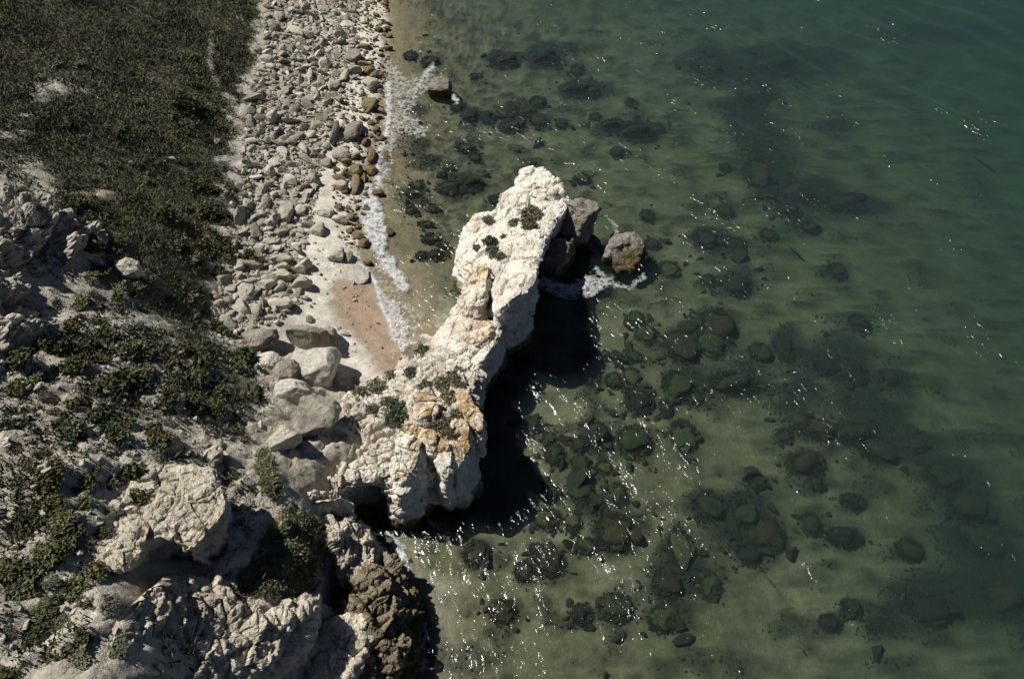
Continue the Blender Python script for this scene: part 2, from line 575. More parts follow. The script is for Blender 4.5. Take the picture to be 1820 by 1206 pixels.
# zones, all as maps of the ground (photo pixel of each ground point)
zb = hbase(XY)
P3 = np.column_stack([XY, zb])
U, V = proj(P3)
front = XY[:, 1] > 2
U = np.where(front, U, -500)
wob = np.column_stack([XY, np.zeros(len(XY))])
w1 = fbm(wob, 3.0, 4, 3)
w2 = fbm(wob + 31, 0.9, 3, 5)
GRASS = [(-900, -300), (475, -300), (470, 40), (462, 91), (438, 170), (420, 250), (414, 330), (405, 410), (388, 480), (365, 545), (372, 590), (430, 640), (450, 690), (405, 700), (350, 650), (300, 580), (240, 560), (200, 520), (170, 450), (110, 350), (60, 300), (-900, 300)]
grass = sm(-14, 10, polydist(U, V, GRASS) + 70 * w1 + 34 * w2 - 8)
for (ex, ey, rx, ry) in [(97, 152, 42, 16), (68, 178, 30, 14), (60, 206, 34, 8), (20, 240, 40, 10), (60, 318, 60, 12), (175, 345, 40, 10), (235, 290, 10, 5), (140, 160, 30, 7)]:
    e = ((U - ex) / rx) ** 2 + ((V - ey) / ry) ** 2
    grass *= sm(0.35, 1.3, e + 1.6 * w1 + 0.8 * w2)
path = np.exp(-(linedist(U, V, [(376, 60), (374, 110), (382, 140), (395, 163), (418, 178)]) / 5.0) ** 2)
grass *= 1 - path
beachz = sm(-8, 12, polydist(U, V, [(475, -300), (470, 40), (462, 91), (438, 170), (420, 250), (414, 330), (405, 410), (388, 480), (380, 560), (420, 590), (480, 600), (560, 630), (600, 690), (660, 690), (720, 660), (800, 660), (800, -300)]) + 70 * w1 + 34 * w2 + 40 * fbm(wob, 7.0, 2, 8))
inland = 1 - beachz
scrubz = sm(-10, 25, polydist(U, V, [(130, 600), (240, 560), (330, 590), (440, 650), (470, 700), (440, 760), (380, 780), (300, 740), (200, 760), (120, 720)]) + 50 * w1 + 20 * w2) * sm(-0.2, 0.06, fbm(wob, 1.8, 3, 57)) * inland
under = sm(0.05, -0.15, zb)
cliffz = inland * (1 - under) * sm(560, 700, V) * sm(720, 560, U)

# relief
rel = 0.05 * fbm(wob, 1.2, 4, 21) * (1 - under)
rel += inland * (1 - under) * (0.55 * fbm(wob, 5.0, 5, 22) + 0.30 * fbm(wob, 1.6, 4, 23, ridged=True) * (1 - 0.55 * grass) - 0.12)
rel += cliffz * (0.18 * fbm(wob, 0.7, 4, 24) + 0.25 * fbm(wob, 2.6, 4, 25, ridged=True) - 0.2)
cm = cliffz > 0.02
fz = np.zeros(len(XY))
fz[cm] = 0.30 * facets(wob[cm], 1.9, 91) + 0.16 * facets(wob[cm], 0.7, 92)
rel += cliffz * fz
rel += beachz * (1 - under) * sm(560, 500, U) * 0.14 * fbm(wob, 0.8, 3, 26)
rel += under * (0.22 * fbm(wob, 4.5, 4, 27) + 0.10 * fbm(wob, 1.3, 3, 28)) * np.clip(-zb, 0, 1)
# swash ledge: soft sand step
Z = zb + rel
# sea weed / reef mask on the bed, with painted shade halos round the boulders
SUBM = [(836, 204, 16, 12, 0), (867, 208, 13, 11, 0), (813, 190, 12, 10, 0), (955, 183, 14, 10, 0), (932, 199, 20, 11, 0), (959, 216, 16, 10, 0), (909, 226, 22, 11, 0), (998, 221, 10, 8, 0), (1025, 161, 28, 14, 0), (1050, 163, 16, 11, 0),
        (972, 108, 28, 10, 0), (896, 110, 25, 11, 0), (1025, 126, 10, 9, 0), (844, 281, 10, 8, 0), (826, 264, 16, 9, 0), (804, 299, 7, 5, 0), (839, 327, 20, 9, 0), (804, 335, 28, 12, 0), (879, 355, 9, 8, 0), (1091, 224, 25, 12, 0),
        (1134, 236, 35, 17, 0), (1168, 229, 12, 9, 0), (1121, 184, 9, 7, 0), (1058, 208, 8, 6, 0), (959, 254, 7, 5, 0), (1035, 319, 16, 9, 1), (751, 455, 11, 8, 0), (776, 453, 13, 9, 0), (788, 438, 8, 5, 0), (766, 427, 15, 7, 0), (730, 374, 9, 7, 0),
        (844, 136, 6, 5, 0), (1098, 271, 12, 9, 0), (1151, 384, 12, 10, 0), (730, 100, 12, 8, 0), (765, 110, 16, 9, 0), (742, 330, 12, 8, 1), (760, 400, 10, 6, 1), (770, 372, 9, 6, 0), (735, 345, 14, 8, 1),
        (1072, 633, 16, 10, 1), (1099, 639, 10, 9, 0), (1127, 634, 14, 11, 1), (1132, 566, 14, 13, 1), (1148, 593, 20, 21, 1), (1211, 616, 31, 31, 0), (1225, 583, 16, 13, 0), (1274, 580, 36, 31, 0), (1265, 612, 26, 24, 1), (1122, 669, 15, 17, 1),
        (1090, 676, 14, 14, 1), (1050, 669, 17, 18, 0), (1135, 712, 25, 24, 0), (1205, 686, 27, 28, 1), (1238, 706, 12, 12, 0), (1062, 775, 22, 25, 0), (1128, 785, 33, 29, 1), (1215, 775, 24, 28, 1), (986, 808, 18, 19, 0), (976, 779, 12, 12, 1),
        (1032, 825, 17, 16, 1), (1032, 858, 23, 22, 0), (1029, 789, 14, 14, 0), (943, 759, 20, 14, 0), (1310, 507, 26, 22, 0), (1261, 500, 14, 12, 0), (1185, 726, 12, 15, 0), (1347, 855, 14, 12, 0), (1307, 682, 44, 22, 0), (1345, 626, 14, 12, 0),
        (1095, 945, 37, 33, 0), (978, 1000, 25, 24, 0), (932, 1015, 17, 17, 0), (848, 982, 22, 22, 0), (1034, 875, 22, 20, 1), (1018, 929, 14, 17, 1), (1098, 880, 17, 21, 1), (972, 923, 24, 18, 1), (1074, 831, 14, 12, 1), (1209, 972, 22, 36, 1), (1095, 1080, 31, 26, 1),
        (1034, 1092, 18, 18, 0), (895, 1086, 22, 19, 0), (951, 975, 10, 9, 0), (1043, 969, 20, 12, 1), (1185, 1037, 25, 25, 0), (981, 874, 14, 13, 0), (1396, 774, 13, 13, 0), (1431, 824, 33, 19, 0), (1453, 859, 15, 12, 0), (1345, 858, 13, 12, 0), (1517, 890, 22, 13, 0),
        (1326, 913, 25, 25, 1), (1259, 900, 28, 24, 0), (1367, 951, 30, 30, 0), (1332, 983, 22, 20, 0), (1444, 932, 16, 20, 0), (1501, 954, 33, 17, 0), (1616, 977, 25, 18, 0), (1514, 1079, 18, 15, 0), (1476, 1107, 20, 14, 0), (1472, 649, 28, 20, 0), (1510, 662, 34, 26, 0),
        (1393, 619, 18, 26, 0), (1582, 672, 18, 16, 0), (1489, 482, 16, 14, 0), (1529, 576, 19, 15, 0), (1452, 762, 32, 18, 0), (1520, 770, 40, 22, 0), (1560, 800, 35, 22, 0), (1628, 788, 20, 16, 0), (1678, 848, 34, 22, 0), (1720, 900, 40, 28, 0), (1350, 310, 26, 30, 0),
        (1419, 345, 32, 20, 0), (1499, 362, 42, 18, 0), (1402, 375, 24, 14, 0), (1290, 375, 15, 13, 0), (1257, 425, 24, 18, 0), (1310, 438, 17, 14, 0), (1366, 418, 14, 11, 0), (1442, 405, 17, 10, 0), (1290, 299, 10, 8, 0), (1340, 170, 30, 22, 0), (1260, 123, 26, 18, 0),
        (1372, 120, 40, 18, 0), (1145, 470, 20, 16, 1), (1190, 480, 18, 15, 1), (1160, 435, 14, 10, 0), (1060, 515, 24, 12, 0), (900, 690, 14, 10, 0), (880, 720, 16, 12, 0), (930, 650, 18, 12, 0), (1740, 960, 40, 30, 0), (1650, 1080, 44, 30, 0), (1780, 1060, 40, 30, 0), (1260, 1040, 22, 24, 1), (1180, 1100, 26, 22, 1)]
REEF = [(1290, 130, 60, 36), (1330, 200, 55, 45), (1365, 290, 55, 60), (1440, 350, 70, 34), (1540, 370, 50, 20), (1480, 640, 80, 40), (1540, 730, 80, 50), (1600, 800, 80, 40), (1700, 870, 80, 55), (1750, 960, 90, 70), (1800, 1060, 80, 80), (1660, 1070, 80, 60), (1420, 700, 40, 60), (1350, 260, 42, 70), (1400, 340, 50, 34), (1500, 365, 60, 26), (1340, 150, 55, 60), (1400, 115, 95, 34), (1260, 120, 45, 40), (1480, 225, 40, 12), (1130, 232, 60, 26), (1045, 160, 45, 18), (925, 205, 50, 24),
        (1500, 650, 60, 34), (1400, 620, 26, 42), (1330, 675, 60, 34), (1520, 760, 75, 45), (1600, 690, 30, 25), (1640, 790, 40, 30), (1690, 860, 60, 45), (1740, 940, 75, 60), (1790, 1040, 60, 60), (1640, 1060, 60, 50), (1560, 1110, 40, 30),
        (1310, 930, 70, 60), (1370, 960, 35, 45), (1210, 1010, 50, 60), (1260, 900, 30, 25), (820, 330, 50, 22), (740, 200, 20, 16), (760, 290, 40, 16), (735, 350, 30, 30), (730, 260, 30, 20), (1430, 825, 38, 22), (1480, 480, 24, 16), (1430, 400, 34, 18), (1270, 430, 40, 26),
        (1700, 60, 160, 20), (980, 90, 60, 14), (900, 105, 40, 16), (1530, 575, 26, 20), (1600, 980, 40, 20), (1500, 960, 45, 22), (1230, 690, 40, 40), (1060, 900, 30, 20), (1190, 1090, 50, 40), (960, 120, 40, 10)]
reef = np.zeros(len(XY))
for (ex, ey, rx, ry) in REEF:
    e = np.sqrt(((U - ex) / rx) ** 2 + ((V - ey) / ry) ** 2)
    reef = np.maximum(reef, sm(1.45, 0.6, e + 0.9 * w1 + 0.5 * w2))
for (ex, ey, rx, ry, g_) in SUBM:  # dark skirt: weed plus a shadow halo painted on the bed round each boulder
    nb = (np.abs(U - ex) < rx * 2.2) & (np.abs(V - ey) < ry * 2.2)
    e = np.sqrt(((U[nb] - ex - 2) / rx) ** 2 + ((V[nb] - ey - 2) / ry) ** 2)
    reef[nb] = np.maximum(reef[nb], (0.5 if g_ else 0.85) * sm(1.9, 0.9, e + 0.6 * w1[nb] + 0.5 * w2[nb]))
mott = sm(0.0, 0.25, fbm(wob, 2.2, 4, 41) + 0.35 * w2) * 0.7 * under * sm(0.15, 0.5, -zb)
nearweed = under * sm(1050, 800, U) * sm(520, 380, V) * sm(-0.02, 0.2, fbm(wob, 1.1, 4, 43)) * 0.65
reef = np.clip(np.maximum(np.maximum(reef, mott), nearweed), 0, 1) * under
Z += reef * under * (0.18 + 0.35 * np.abs(fbm(wob, 1.0, 3, 44))) * sm(0.2, 1.0, -zb)


def lerp3(c, t, col):
    return c + (np.asarray(col) - c) * t[:, None]


soil = np.tile(np.array([0.43, 0.395, 0.32]), (len(XY), 1))
soil = lerp3(soil, sm(-0.2, 0.25, fbm(wob, 2.5, 4, 51)), (0.56, 0.52, 0.435))
soil = lerp3(soil, sm(0.1, 0.4, fbm(wob, 6.0, 3, 52)), (0.40, 0.345, 0.275))
col = lerp3(soil, grass * 0.85 * (1 - 0.5 * sm(0.1, 0.35, fbm(wob, 3.5, 4, 59))), (0.13, 0.128, 0.085))
col = lerp3(col, scrubz * 0.6, (0.14, 0.13, 0.085))
col = lerp3(col, path, (0.36, 0.33, 0.27))
ramp_s = sm(0, 14, polydist(U, V, [(400, 985), (440, 930), (490, 895), (520, 905), (470, 960), (430, 1000), (340, 1050), (330, 1020)]))
col = lerp3(col, ramp_s, (0.42, 0.36, 0.29))
sand = np.tile(np.array([0.62, 0.58, 0.51]), (len(XY), 1))
sand = lerp3(sand, sm(0.0, 0.3, fbm(wob, 2.0, 4, 53)), (0.52, 0.475, 0.40))
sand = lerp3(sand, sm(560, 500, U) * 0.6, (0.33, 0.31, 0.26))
WETP = [(600, 506), (640, 496), (664, 512), (724, 610), (735, 665), (684, 660), (650, 610), (616, 585), (592, 545)]
wets = sm(-16, 12, polydist(U, V, WETP) + 14 * w2 + 14 * w1)
wets = np.maximum(wets, sm(0.22, 0.05, zb + 0.15 * w1) * beachz)
wets = np.clip(wets, 0, 1)
sand = lerp3(sand, wets, (0.26, 0.215, 0.15))
sand = lerp3(sand, sm(-10, 8, polydist(U, V, WETP) + 14 * w2 + 14 * w1), (0.37, 0.28, 0.205))
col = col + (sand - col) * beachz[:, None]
bed = np.tile(np.array([0.135, 0.13, 0.072]), (len(XY), 1))
bed = lerp3(bed, sm(-0.1, 0.3, fbm(wob, 5.0, 4, 54)), (0.185, 0.17, 0.103))
bed = lerp3(bed, sm(0.0, 0.35, fbm(wob, 1.6, 4, 55)) * 0.7, (0.06, 0.058, 0.03))
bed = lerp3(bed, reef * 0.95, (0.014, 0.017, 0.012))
bedk = sm(-0.08, -0.75, zb + 0.25 * w1)
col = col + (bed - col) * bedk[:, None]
col = lerp3(col, under * (1 - bedk) * sm(420, 500, V) * sm(800, 740, U), (0.30, 0.245, 0.165))
col = lerp3(col, sm(0.0, -0.12, zb) * sm(-1.15, -0.45, zb) * sm(470, 400, V) * sm(860, 760, U) * (1 - reef) * 0.55, (0.24, 0.20, 0.105))
wetv = np.clip(wets * beachz, 0, 1)
bmp = np.clip(0.15 + inland * 0.85 - wets, 0.03, 1) * (1 - under) + 0.35 * under

quad_i = (np.arange(NY - 1)[:, None] * NX + np.arange(NX - 1)[None, :]).ravel()
quads = np.stack([quad_i, quad_i + 1, quad_i + NX + 1, quad_i + NX], -1)
VT = np.column_stack([XY, Z])
fsub = (zb[quads].mean(1) < -0.02)
fbe = (~fsub) & (beachz[quads].mean(1) > 0.5)


def ground_part(name, mask):
    q = quads[mask]
    idx, inv = np.unique(q.ravel(), return_inverse=True)
    me = mesh_np(name, VT[idx], inv.reshape(-1, 4))
    set_col(me, col[idx])
    set_val(me, wetv[idx], 'wet')
    set_val(me, bmp[idx], 'bmp')
    o = obj(name, me, M['ground'])
    o['kind'] = 'structure'
    return o


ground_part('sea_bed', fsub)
ground_part('beach', fbe)
ground_part('hillside', (~fsub) & (~fbe))

Zg = Z.reshape(NY, NX)


def hterr(xy):
    xy = np.atleast_2d(np.asarray(xy, float))
    ix = np.clip(np.searchsorted(GX, xy[:, 0]) - 1, 0, NX - 2)
    iy = np.clip(np.searchsorted(GY, xy[:, 1]) - 1, 0, NY - 2)
    fx = np.clip((xy[:, 0] - GX[ix]) / (GX[ix + 1] - GX[ix]), 0, 1)
    fy = np.clip((xy[:, 1] - GY[iy]) / (GY[iy + 1] - GY[iy]), 0, 1)
    return (Zg[iy, ix] * (1 - fx) + Zg[iy, ix + 1] * fx) * (1 - fy) + (Zg[iy + 1, ix] * (1 - fx) + Zg[iy + 1, ix + 1] * fx) * fy


def gmap(field, xy):
    g = field.reshape(NY, NX)
    ix = np.clip(np.searchsorted(GX, xy[:, 0]), 0, NX - 1)
    iy = np.clip(np.searchsorted(GY, xy[:, 1]), 0, NY - 1)
    return g[iy, ix]


def onground(px, py):
    px, py = np.atleast_1d(np.asarray(px, float)), np.atleast_1d(np.asarray(py, float))
    z = np.zeros(len(px)) + 3.0
    for _ in range(14):
        p = unproj(px, py, z)
        z = 0.4 * z + 0.6 * hterr(p[:, :2])
    p = unproj(px, py, z)
    p[:, 2] = hterr(p[:, :2])
    return p


# ------------------------------------------------------------------ sea
def water_mat():
    m = NT('sea_water')
    t = m.t
    t.nodes.remove(m.b)
    mp = m.n('ShaderNodeMapping', Vector=m.pos)
    mp.inputs['Rotation'].default_value = (0, 0, R(53))
    st = m.n('ShaderNodeMapping', Vector=mp.outputs[0])
    st.inputs['Scale'].default_value = (0.5, 1.0, 1.0)
    fin = m.noise(2.9, 3, 0.58, st.outputs[0], dist=0.5)
    gust = m.ramp(m.noise(0.16, 3, 0.6), [(0.38, (0.35, 0.35, 0.35)), (0.66, (1, 1, 1))])
    fin = m.math('MULTIPLY', fin, gust)
    bp = m.n('ShaderNodeBump', Height=fin, Strength=1.0, Distance=0.16)
    fr = m.n('ShaderNodeFresnel', IOR=1.33)
    gl = m.n('ShaderNodeBsdfGlossy', Roughness=0.14)
    gl.inputs['Color'].default_value = (1, 1, 1, 1)
    m.link(bp.outputs[0], gl.inputs['Normal'])
    tr = m.n('ShaderNodeBsdfTransparent')
    mx = m.n('ShaderNodeMixShader')
    m.link(fr.outputs[0], mx.inputs[0])
    m.link(tr.outputs[0], mx.inputs[1])
    m.link(gl.outputs[0], mx.inputs[2])
    m.link(mx.outputs[0], m.out.inputs['Surface'])
    ab = m.n('ShaderNodeVolumeAbsorption', Density=0.27)
    ab.inputs['Color'].default_value = (0.38, 0.605, 0.515, 1)
    sc_ = m.n('ShaderNodeVolumeScatter', Density=0.034)
    sc_.inputs['Color'].default_value = (0.46, 0.68, 0.70, 1)
    ad = m.n('ShaderNodeAddShader')
    m.link(ab.outputs[0], ad.inputs[0])
    m.link(sc_.outputs[0], ad.inputs[1])
    m.link(ad.outputs[0], m.out.inputs['Volume'])
    return m.m


def build_sea():
    ax = axis(-19, 42, 0.17, 80, -600, 2400)
    ay = axis(8, 74, 0.17, 90, -600, 2400)
    X, Y = np.meshgrid(ax, ay)
    q = np.column_stack([X.ravel(), Y.ravel(), np.zeros(X.size)])
    near = np.abs(q[:, 0]) + np.abs(q[:, 1] - 40)
    amp = sm(500, 110, near)
    # crests run from upper left to lower right of the view
    cr, ac = np.array([0.6, -0.8]), np.array([0.8, 0.6])
    al, xc = q[:, :2] @ cr, q[:, :2] @ ac
    wq = np.column_stack([al * 0.30, xc, al * 0])
    wp = 1.6 * gnoise(q / 8.0, 70)
    hgt = 0.055 * np.sin(xc * 1.35 + wp * 2.2 + 1.2 * gnoise(q / 3.0, 75)) * (0.7 + 0.8 * gnoise(q / 11.0, 76)) * (1 + 1.0 * sm(4, 28, q[:, 0]))
    hgt = hgt + (0.135 * gnoise(wq / 1.3 + wp[:, None] * 0.3, 71) + 0.065 * gnoise(wq / 0.62, 72)) * (1 - 0.35 * sm(2, 22, q[:, 0]))
    global SEA
    q[:, 2] = amp * hgt * np.clip(-hbase(q[:, :2]) / 0.6, 0.2, 1.0)
    SEA = (ax, ay, q[:, 2].reshape(len(ay), len(ax)))
    nx, ny = len(ax), len(ay)
    i = (np.arange(ny - 1)[:, None] * nx + np.arange(nx - 1)[None, :]).ravel()
    top = np.stack([i, i + 1, i + nx + 1, i + nx], -1)
    # walls and floor of the water body
    ring = np.concatenate([np.arange(nx), nx * np.arange(1, ny) + nx - 1, nx * (ny - 1) + np.arange(nx - 2, -1, -1), nx * np.arange(ny - 2, 0, -1)])
    n0 = len(q)
    low = q[ring].copy()
    low[:, 2] = -40
    nr = len(ring)
    j = np.arange(nr)
    side = np.stack([ring[(j + 1) % nr], ring[j], n0 + j, n0 + (j + 1) % nr], -1)
    cen = np.array([[900, 900, -40.0]])
    floor = np.stack([n0 + (j + 1) % nr, n0 + j, np.full(nr, n0 + nr)], -1)
    me = mesh_np('sea', np.vstack([q, low, cen]), [np.vstack([top, side]), floor])
    o = obj('sea', me, water_mat())
    o['kind'] = 'structure'


build_sea()

# ------------------------------------------------------------------ rock builders
def closed_curve(pts, n):
    """Catmull-Rom through closed pts, n samples by arc length"""
    pts = np.asarray(pts, float)
    m = len(pts)
    out = []
    for i in range(m):
        p0, p1, p2, p3 = pts[i - 1], pts[i], pts[(i + 1) % m], pts[(i + 2) % m]
        t = np.linspace(0, 1, 24, endpoint=False)[:, None]
        out.append(0.5 * ((2 * p1) + (-p0 + p2) * t + (2 * p0 - 5 * p1 + 4 * p2 - p3) * t ** 2 + (-p0 + 3 * p1 - 3 * p2 + p3) * t ** 3))
    c = np.vstack(out)
    d = np.linalg.norm(np.roll(c, -1, 0) - c, axis=1)
    s = np.concatenate([[0], np.cumsum(d)])
    cc = np.vstack([c, c[:1]])
    tt = np.linspace(0, s[-1], n, endpoint=False)
    return np.stack([np.interp(tt, s, cc[:, k]) for k in range(3)], -1)


def rock_relief(p, n, amps, seed):
    big, mid, small = amps
    d = big * fbm(p, 2.6, 3, seed) * 1.6
    if mid:
        q = p * np.array([1, 1, 1.7])
        d = d + mid * (1.7 * facets(q, 2.0, seed + 1) + 1.0 * facets(q, 0.95, seed + 2) + 0.5 * facets(p, 0.42, seed + 4))
        d = d + mid * 0.45 * (fbm(p, 1.0, 4, seed + 5, ridged=True) - 0.35)
        d = d + mid * 1.1 * gnoise(p * np.array([0.2, 0.2, 2.4]), seed + 7) * (1 - np.abs(n[:, 2]))
    if small:
        d = d + small * fbm(p, 0.28, 3, seed + 9) * 1.5
    return p + n * d[:, None]


ROCKS = []


def block(name, outline, base, mat, interior=(), center=None, nseg=220, nring=46, nwall=26, off=0.0, bulge=0.25, edge=0.25,
          amps=(0.25, 0.16, 0.05), seed=1, parent=None, lichen=(), tint=(1, 1, 1), offs=None, zs=None):
    """a rock whose upper rim passes through the given (px, py, z) points; off > 0 spreads the foot, off < 0 undercuts it"""
    ol = np.array(outline, float)
    zs = zs or (0.76 if mat is M['chalk'] else 1.0)
    ol[:, 2] = np.where(ol[:, 2] > 1, 1 + (ol[:, 2] - 1) * zs, ol[:, 2])
    base = base if base < 1 else 1 + (base - 1) * zs
    w = unproj(ol[:, 0], ol[:, 1], ol[:, 2])
    if offs is not None:
        w4 = np.column_stack([w, np.asarray(offs, float)])
    # orientation anticlockwise
    area = np.sum(w[:, 0] * np.roll(w[:, 1], -1) - np.roll(w[:, 0], -1) * w[:, 1])
    rev = area < 0
    if rev:
        w = w[::-1]
    c = closed_curve(w, nseg)
    if offs is not None:
        oo = np.asarray(offs, float)
        oo = oo[::-1] if rev else oo
        ov = closed_curve(np.column_stack([np.column_stack([w[:, :2] * 0, oo])]), nseg)[:, 2] if False else np.interp(
            np.linspace(0, len(oo), nseg, endpoint=False), np.arange(len(oo) + 1), np.append(oo, oo[0]))
    else:
        ov = np.full(nseg, off)
    pts, zz = [w[:, :2]], [w[:, 2]]
    if len(interior):
        it = np.array(interior, float)
        it[:, 2] = np.where(it[:, 2] > 1, 1 + (it[:, 2] - 1) * zs, it[:, 2])
        wi = unproj(it[:, 0], it[:, 1], it[:, 2])
        pts.append(wi[:, :2])
        zz.append(wi[:, 2])
    f = TPS(np.vstack(pts), np.concatenate(zz), lam=0.02)
    cen = c[:, :2].mean(0) if center is None else unproj(center[0], center[1], 1 + (center[2] - 1) * zs)[:2]
    t = (np.arange(1, nring + 1) / nring) ** 0.85
    ringxy = cen + (c[None, :, :2] - cen) * t[:, None, None]
    zr = f(ringxy.reshape(-1, 2)).reshape(nring, nseg)
    zr = zr - edge * sm(0.80, 1.0, t)[:, None] ** 2
    top = np.concatenate([ringxy, zr[..., None]], -1)
    tan = np.roll(c, -1, 0) - np.roll(c, 1, 0)
    nrm = np.stack([tan[:, 1], -tan[:, 0]], -1)
    nrm /= np.linalg.norm(nrm, axis=1, keepdims=True) + 1e-9
    s = np.arange(1, nwall + 1) / nwall
    zt = top[-1, :, 2]
    wall = np.empty((nwall, nseg, 3))
    o_s = ov[None, :] * s[:, None] ** 0.8 + bulge * np.sin(np.pi * np.minimum(s * 1.6, 1))[:, None] * 0.6
    wall[..., :2] = c[None, :, :2] + nrm[None] * o_s[..., None]
    wall[..., 2] = zt[None] + (base - zt[None]) * s[:, None]
    rings = np.concatenate([top, wall])
    nr = len(rings)
    v = np.vstack([[[cen[0], cen[1], f(cen[None])[0]]], rings.reshape(-1, 3)])
    j = np.arange(nseg)
    j1 = (j + 1) % nseg
    fan = np.stack([np.zeros(nseg, int), 1 + j, 1 + j1], -1)
    q = []
    for r in range(nr - 1):
        a, b = 1 + r * nseg, 1 + (r + 1) * nseg
        q.append(np.stack([a + j, b + j, b + j1, a + j1], -1))
    q = np.vstack(q)
    tris = np.vstack([fan, q[:, [0, 1, 2]], q[:, [0, 2, 3]]])
    vn = vnormals(v, tris)
    v2 = rock_relief(v, vn, amps, seed)
    ROCKS.append((v2, tris))
    me = mesh_np(name, v2, [fan, q], False)
    u_, v_ = proj(v2)
    li = np.zeros(len(v2))
    for lx, ly, lr, *ls in lichen:
        li = np.maximum(li, (ls[0] if ls else 1.0) * sm(1.6, 0.3, np.hypot(u_ - lx, v_ - ly) / lr))
    set_val(me, li, 'lichen')
    set_col(me, np.tile(np.array(tint), (len(v2), 1)))
    return obj(name, me, mat, parent)


def rock_mesh(name, sub=4, planes=10, seed=0, square=0.0, noise=(0.10, 0.06), dmin=0.62, dmax=0.92, smooth=True):
    """unit boulder: a sphere cut by planes and roughened"""
    rng = np.random.default_rng(seed)
    bm = bmesh.new()
    bmesh.ops.create_icosphere(bm, subdivisions=sub, radius=1.0)
    v = np.array([x.co[:] for x in bm.verts])
    tris = np.array([[x.index for x in f.verts] for f in bm.faces])
    bm.free()
    if square:
        k = np.max(np.abs(v), axis=1, keepdims=True)
        v = v * (1 - square) + v / k * square * 0.85
    for _ in range(planes):
        n = rng.normal(size=3)
        n /= np.linalg.norm(n)
        d = rng.uniform(dmin, dmax)
        ex = np.maximum(v @ n - d, 0)
        v = v - ex[:, None] * n * 0.92
    if noise[0]:
        vn = vnormals(v, tris)
        v = v + vn * (noise[0] * 1.6 * fbm(v + seed * 3.1, 0.9, 3, seed) + noise[1] * 1.6 * fbm(v + seed * 1.7, 0.3, 3, seed + 3))[:, None]
    me = mesh_np(name, v, tris, smooth)
    set_val(me, np.zeros(len(v)), 'lichen')
    set_val(me, np.zeros(len(v)), 'shade')
    set_col(me, np.ones((len(v), 3)))
    return me


def put_boulder(name, px, py, wpx, hpx, mat, seed, sink=0.3, zscale=0.75, rot=0.0, sub=4, label=None, group=None, cat='boulder', ground=None, square=0.3, planes=10, noise=(0.10, 0.05), tilt=0.12, dmin=0.62):
    """a boulder seen at the photo pixel (px, py), wpx wide and hpx tall there; it stands on the ground below"""
    p = onground(px, py)[0] if ground is None else unproj(px, py, ground)
    d = depth_at(p)
    a = 0.5 * wpx * d / FPX
    ang = math.atan2(CAM_H - p[2], p[1])
    c = a * zscale
    # apparent height from depth radius b and height radius c
    hh = 0.5 * hpx * d / FPX
    b = math.sqrt(max((hh ** 2 - (c * math.cos(ang)) ** 2), (0.35 * hh) ** 2)) / max(math.sin(ang), .3)
    me = rock_mesh(name, sub, planes, seed, square, noise, dmin=dmin)
    # centre height so that it sinks into the ground; keep the centre on the pixel's ray
    zc = p[2] + c * (1 - 2 * sink)
    q = unproj(px, py, zc)
    g = hterr(q[None, :2])[0] if ground is None else ground
    zc = g + c * (1 - 2 * sink)
    q = unproj(px, py, zc)
    me.materials.append(mat)
    o = obj(name, me, None, None, q, (tilt * math.sin(seed * 2.1), tilt * math.cos(seed * 1.3), rot), (a, b, c))
    if label:
        tag(o, label, cat, group)
    return o


# ------------------------------------------------------------------ the white sea stack
stack = empty('sea_stack', unproj(915, 520, 0))
tag(stack, 'tall white chalk sea stack with flat sloping top standing in the shallows', 'sea stack')


def under_stack(o, root):
    o.parent = root
    o.matrix_parent_inverse = root.matrix_world.inverted() if False else __import__('mathutils').Matrix.Translation(-Vector(root.location))
    return o


b = block('main_block', [(917, 322, 3.4), (933, 303, 3.5), (962, 297, 3.6), (985, 309, 3.7), (1000, 330, 3.8), (1013, 352, 4.1), (1002, 376, 4.4), (984, 402, 5.0), (968, 432, 6.1), (957, 462, 7.3),
                         (953, 484, 8.3), (937, 508, 8.1), (906, 530, 7.5), (886, 544, 6.6), (879, 530, 6.4), (877, 505, 6.2), (880, 480, 5.8), (850, 468, 4.6), (826, 474, 3.2), (812, 462, 3.0), (813, 430, 3.0),
                         (828, 398, 3.0), (850, 378, 3.1), (880, 376, 3.3), (886, 352, 3.3), (900, 336, 3.3)], -2.2, M['chalk'],
          offs=[.4, .4, .3, 0, -.6, -1.1, -1.3, -1.4, -1.3, -1.0, -.7, -.5, -.4, -.2, 0, 0, 0, .3, .5, .5, .5, .5, .4, .4, .4, .4],
          interior=[(940, 400, 4.6), (900, 430, 4.9), (860, 430, 3.9), (950, 340, 3.9), (920, 470, 6.4)], center=(915, 430, 5.0), nseg=330, nring=70, nwall=36,
          bulge=0.1, edge=0.2, amps=(0.2, 0.15, 0.05), seed=3, tint=(1.05, 1.05, 1.05), lichen=[(845, 390, 24, .6), (890, 525, 24, .6), (910, 522, 22, .6), (828, 470, 16, .5)])
under_stack(b, stack)
b = block('crown_block', [(917, 320, 3.7), (932, 301, 3.9), (962, 296, 4.0), (986, 310, 4.2), (1000, 330, 4.3), (985, 345, 4.4), (955, 345, 4.3), (930, 338, 4.0)], 2.0, M['chalk'], nseg=160, nring=30, nwall=10,
          off=-0.2, bulge=0.15, edge=0.3, amps=(0.18, 0.2, 0.05), seed=9, tint=(1.05, 1.05, 1.05))
under_stack(b, stack)
